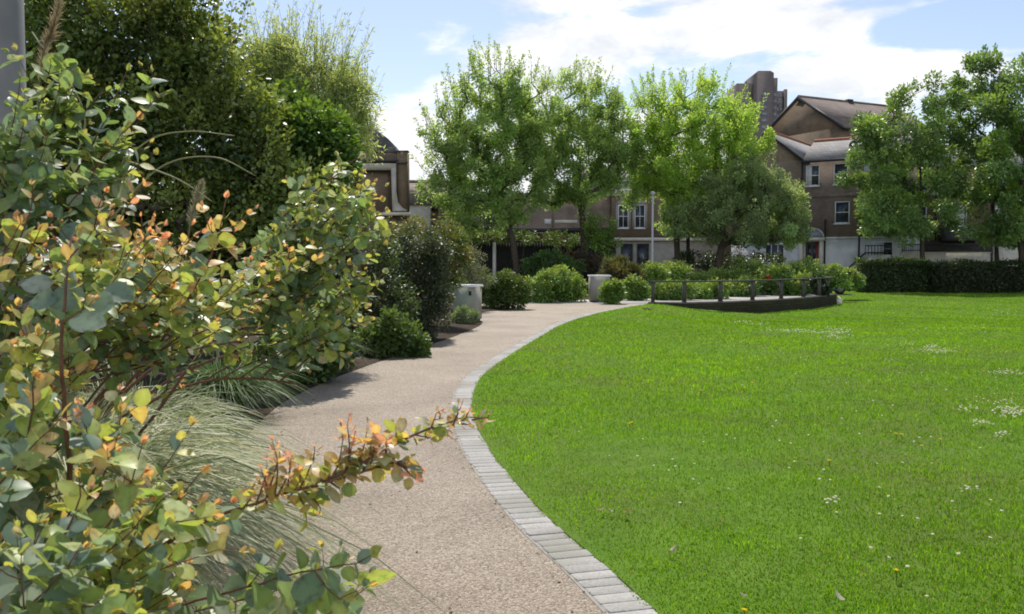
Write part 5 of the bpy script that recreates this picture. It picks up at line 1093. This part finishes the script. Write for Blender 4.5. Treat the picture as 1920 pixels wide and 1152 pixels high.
# ------------------------------------------------------------------ parked cars
def car(label, x, y, rz, mat, van=False):
    c = thing('parked_car', label, 'car', (x, y, -0.42), rz, 'cars parked along the street')
    L, W, H_ = 4.1, 1.7, 1.45
    low = [(-2.05,0.30),(-2.0,0.62),(-1.95,0.80),(-1.0,0.93),(1.6,0.95),(1.98,0.88),(2.05,0.55),(2.02,0.30)]
    m = MB(); m.prism(low[::-1], 'y', -W/2, W/2); m.prism([(-0.45,1.40),(0.0,H_),(0.9,H_),(1.3,1.40)][::-1], 'y', -W/2+0.16, W/2-0.16)
    for sx in (-0.42, 0.42, 1.28):
        for sy in (-1, 1):
            m.tube([(sx*1.0-(0.5 if sx == -0.42 else 0), sy*(W/2-0.06), 0.93), (sx, sy*(W/2-0.17), 1.41)], 0.045, 6)
    m.ob('body', M[mat], c)
    m = MB(); V = [(-1.0,-W/2+0.05,0.935),(1.62,-W/2+0.05,0.955),(1.62,W/2-0.05,0.955),(-1.0,W/2-0.05,0.935),(-0.45,-W/2+0.17,1.399),(1.3,-W/2+0.17,1.399),(1.3,W/2-0.17,1.399),(-0.45,W/2-0.17,1.399)]
    m.add(V, [[(0,3,2,1),(4,5,6,7),(0,1,5,4),(1,2,6,5),(2,3,7,6),(3,0,4,7)]]); m.ob('windows', M['glass'], c)
    for sx in (-1.3, 1.3):
        for sy in (-1, 1):
            m = MB(); m.tube([(sx, sy*(W/2-0.18), 0.31), (sx, sy*(W/2+0.01), 0.31)], 0.31, 18); w = m.ob('wheel', M['rubber'], c, True)
            m = MB(); m.tube([(sx, sy*(W/2+0.011), 0.31), (sx, sy*(W/2+0.02), 0.31)], 0.19, 14); m.ob('rim', M['steel'], w)
    for sy in (-0.6, 0.6):
        m = MB(); m.box(-2.06, -1.97, sy-0.16, sy+0.16, 0.62, 0.76); m.ob('headlight', M['lid'], c)
        m = MB(); m.box(2.0, 2.07, sy-0.14, sy+0.14, 0.66, 0.82); m.ob('tail_light', M['red'], c)
car('pale blue parked car showing just its roof below the cream framed windows', gz(1196, 56)[0], 56, 0, 'carblue')
car('silver parked car half hidden by rose bushes below the white house', gz(1490, 57.5)[0], 57.5, 0, 'cargrey')
car('blue grey parked car behind the last rose bush by the side stair', gz(1588, 53)[0]-2.0, 53, 0.1, 'carblue')

# ------------------------------------------------------------------ sky, sun, camera
SUN_AZ, SUN_EL = math.radians(-5), math.radians(56)
sd = Vector((math.sin(SUN_AZ)*math.cos(SUN_EL), math.cos(SUN_AZ)*math.cos(SUN_EL), math.sin(SUN_EL)))
W = bpy.data.worlds.new('World'); sc.world = W; W.use_nodes = True; nt = W.node_tree; nt.nodes.clear()
sky = nd(nt, 'ShaderNodeTexSky', sky_type='NISHITA', sun_disc=False, sun_elevation=SUN_EL, sun_rotation=SUN_AZ, air_density=1.0, dust_density=0.7, ozone_density=1.8)
tc = nd(nt, 'ShaderNodeTexCoord'); sx = nd(nt, 'ShaderNodeSeparateXYZ'); lk(nt, tc.outputs['Generated'], sx.inputs[0])
def mth(op, a, b=None, c=None):
    n = nd(nt, 'ShaderNodeMath', operation=op)
    for i_, v in enumerate((a, b, c)):
        if v is None: continue
        if isinstance(v, (int, float)): n.inputs[i_].default_value = v
        else: lk(nt, v, n.inputs[i_])
    return n.outputs[0]
az = mth('ARCTAN2', sx.outputs[0], sx.outputs[1]); el = mth('ARCSINE', sx.outputs[2])
cv = nd(nt, 'ShaderNodeCombineXYZ'); lk(nt, az, cv.inputs[0]); lk(nt, mth('MULTIPLY', el, 2.4), cv.inputs[1])
def nz(scale, detail=8, rough=0.6, dist=0.3):
    n = nd(nt, 'ShaderNodeTexNoise'); n.inputs['Scale'].default_value = scale; n.inputs['Detail'].default_value = detail; n.inputs['Roughness'].default_value = rough; n.inputs['Distortion'].default_value = dist
    lk(nt, cv.outputs[0], n.inputs['Vector']); return n.outputs['Fac']
n1, n2 = nz(9), nz(3.2, 5)
tot = None
for (px, py, rx, ry, amp) in [(1280,75,330,60,0.9),(1010,130,190,90,0.8),(1560,95,200,55,0.9),(1450,15,380,34,0.75),(1660,170,200,42,1.5),(1450,260,500,60,0.5),(770,285,110,95,1.15),(1000,10,120,26,0.45),(1900,90,70,24,0.7),(1100,330,600,90,0.9),(1890,15,120,20,0.6),(1810,100,150,26,-1.9),(1650,45,170,14,-0.35),(1500,126,170,15,-0.6),(1150,35,150,14,-0.5)]:
    a0 = math.atan((px-960)/F); e0 = math.atan((490-py)/F); ra, re = rx/F, ry/F
    dx = mth('DIVIDE', mth('SUBTRACT', az, a0), ra); dy = mth('DIVIDE', mth('SUBTRACT', el, e0), re)
    r2 = mth('ADD', mth('MULTIPLY', dx, dx), mth('MULTIPLY', dy, dy)); g_ = mth('MULTIPLY', mth('EXPONENT', mth('MULTIPLY', r2, -1.0)), amp)
    tot = g_ if tot is None else mth('ADD', tot, g_)
far = mth('SUBTRACT', mth('MULTIPLY', mth('SUBTRACT', n2, 0.5), 1.1), 0.08)
behind = mth('MULTIPLY', mth('MAXIMUM', mth('MULTIPLY', sx.outputs[1], -1.0), 0.0), 0.75)  # unseen extra cloud added behind the camera to raise fill light
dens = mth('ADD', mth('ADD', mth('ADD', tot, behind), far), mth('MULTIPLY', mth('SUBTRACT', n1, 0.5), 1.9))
mask = nd(nt, 'ShaderNodeMapRange', interpolation_type='SMOOTHSTEP'); lk(nt, dens, mask.inputs[0])
mask.inputs[1].default_value = 0.32; mask.inputs[2].default_value = 0.85
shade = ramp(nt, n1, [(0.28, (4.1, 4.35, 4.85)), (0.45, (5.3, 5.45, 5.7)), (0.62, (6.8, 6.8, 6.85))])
mxs = nd(nt, 'ShaderNodeMix', data_type='RGBA'); lk(nt, mask.outputs[0], mxs.inputs[0]); skm = nd(nt, 'ShaderNodeMix', data_type='RGBA', blend_type='MULTIPLY'); skm.inputs[0].default_value = 1; skm.inputs[7].default_value = (0.90, 0.83, 0.82, 1); lk(nt, sky.outputs[0], skm.inputs[6]); lk(nt, skm.outputs[2], mxs.inputs[6]); back_fill = nd(nt, 'ShaderNodeVectorMath', operation='SCALE'); lk(nt, shade, back_fill.inputs[0]); lk(nt, mth('ADD', mth('MULTIPLY', mth('MAXIMUM', mth('MULTIPLY', sx.outputs[1], -1.0), 0.0), 1.3), 1.0), back_fill.inputs['Scale']); lk(nt, back_fill.outputs[0], mxs.inputs[7])  # clouds behind the camera brightened as added fill on camera-facing surfaces
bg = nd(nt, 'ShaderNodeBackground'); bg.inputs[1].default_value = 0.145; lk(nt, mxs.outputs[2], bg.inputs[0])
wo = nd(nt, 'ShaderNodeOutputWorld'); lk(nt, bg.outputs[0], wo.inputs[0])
sl = bpy.data.lights.new('sun', 'SUN'); sl.energy = 4.3; sl.angle = math.radians(0.53); sl.color = (1, 0.95, 0.87)
so = bpy.data.objects.new('sun', sl); COL.objects.link(so); so.rotation_euler = (-sd).to_track_quat('-Z', 'Y').to_euler(); so.location = (0, 0, 30)
cam = bpy.data.cameras.new('camera'); cam.sensor_width = 36; cam.lens = F/1920*36; cam.clip_start = 0.05; cam.clip_end = 3000; cam.dof.use_dof = True; cam.dof.focus_distance = 16; cam.dof.aperture_fstop = 16
co = bpy.data.objects.new('camera', cam); COL.objects.link(co); co.location = (0, 0, EYE); co.rotation_euler = (math.pi/2-PITCH, 0, 0); sc.camera = co
vs = sc.view_settings; vs.view_transform = 'Standard'; vs.look = 'None'; vs.gamma = 1; vs.exposure = 0.3; vs.use_curve_mapping = False
sc.render.engine = 'CYCLES'; cy = sc.cycles; cy.use_denoising = True; cy.max_bounces = 6; cy.diffuse_bounces = 3; cy.transmission_bounces = 4; cy.glossy_bounces = 2; cy.filter_width = 1.8
cy.use_adaptive_sampling = True; cy.sample_clamp_indirect = 6
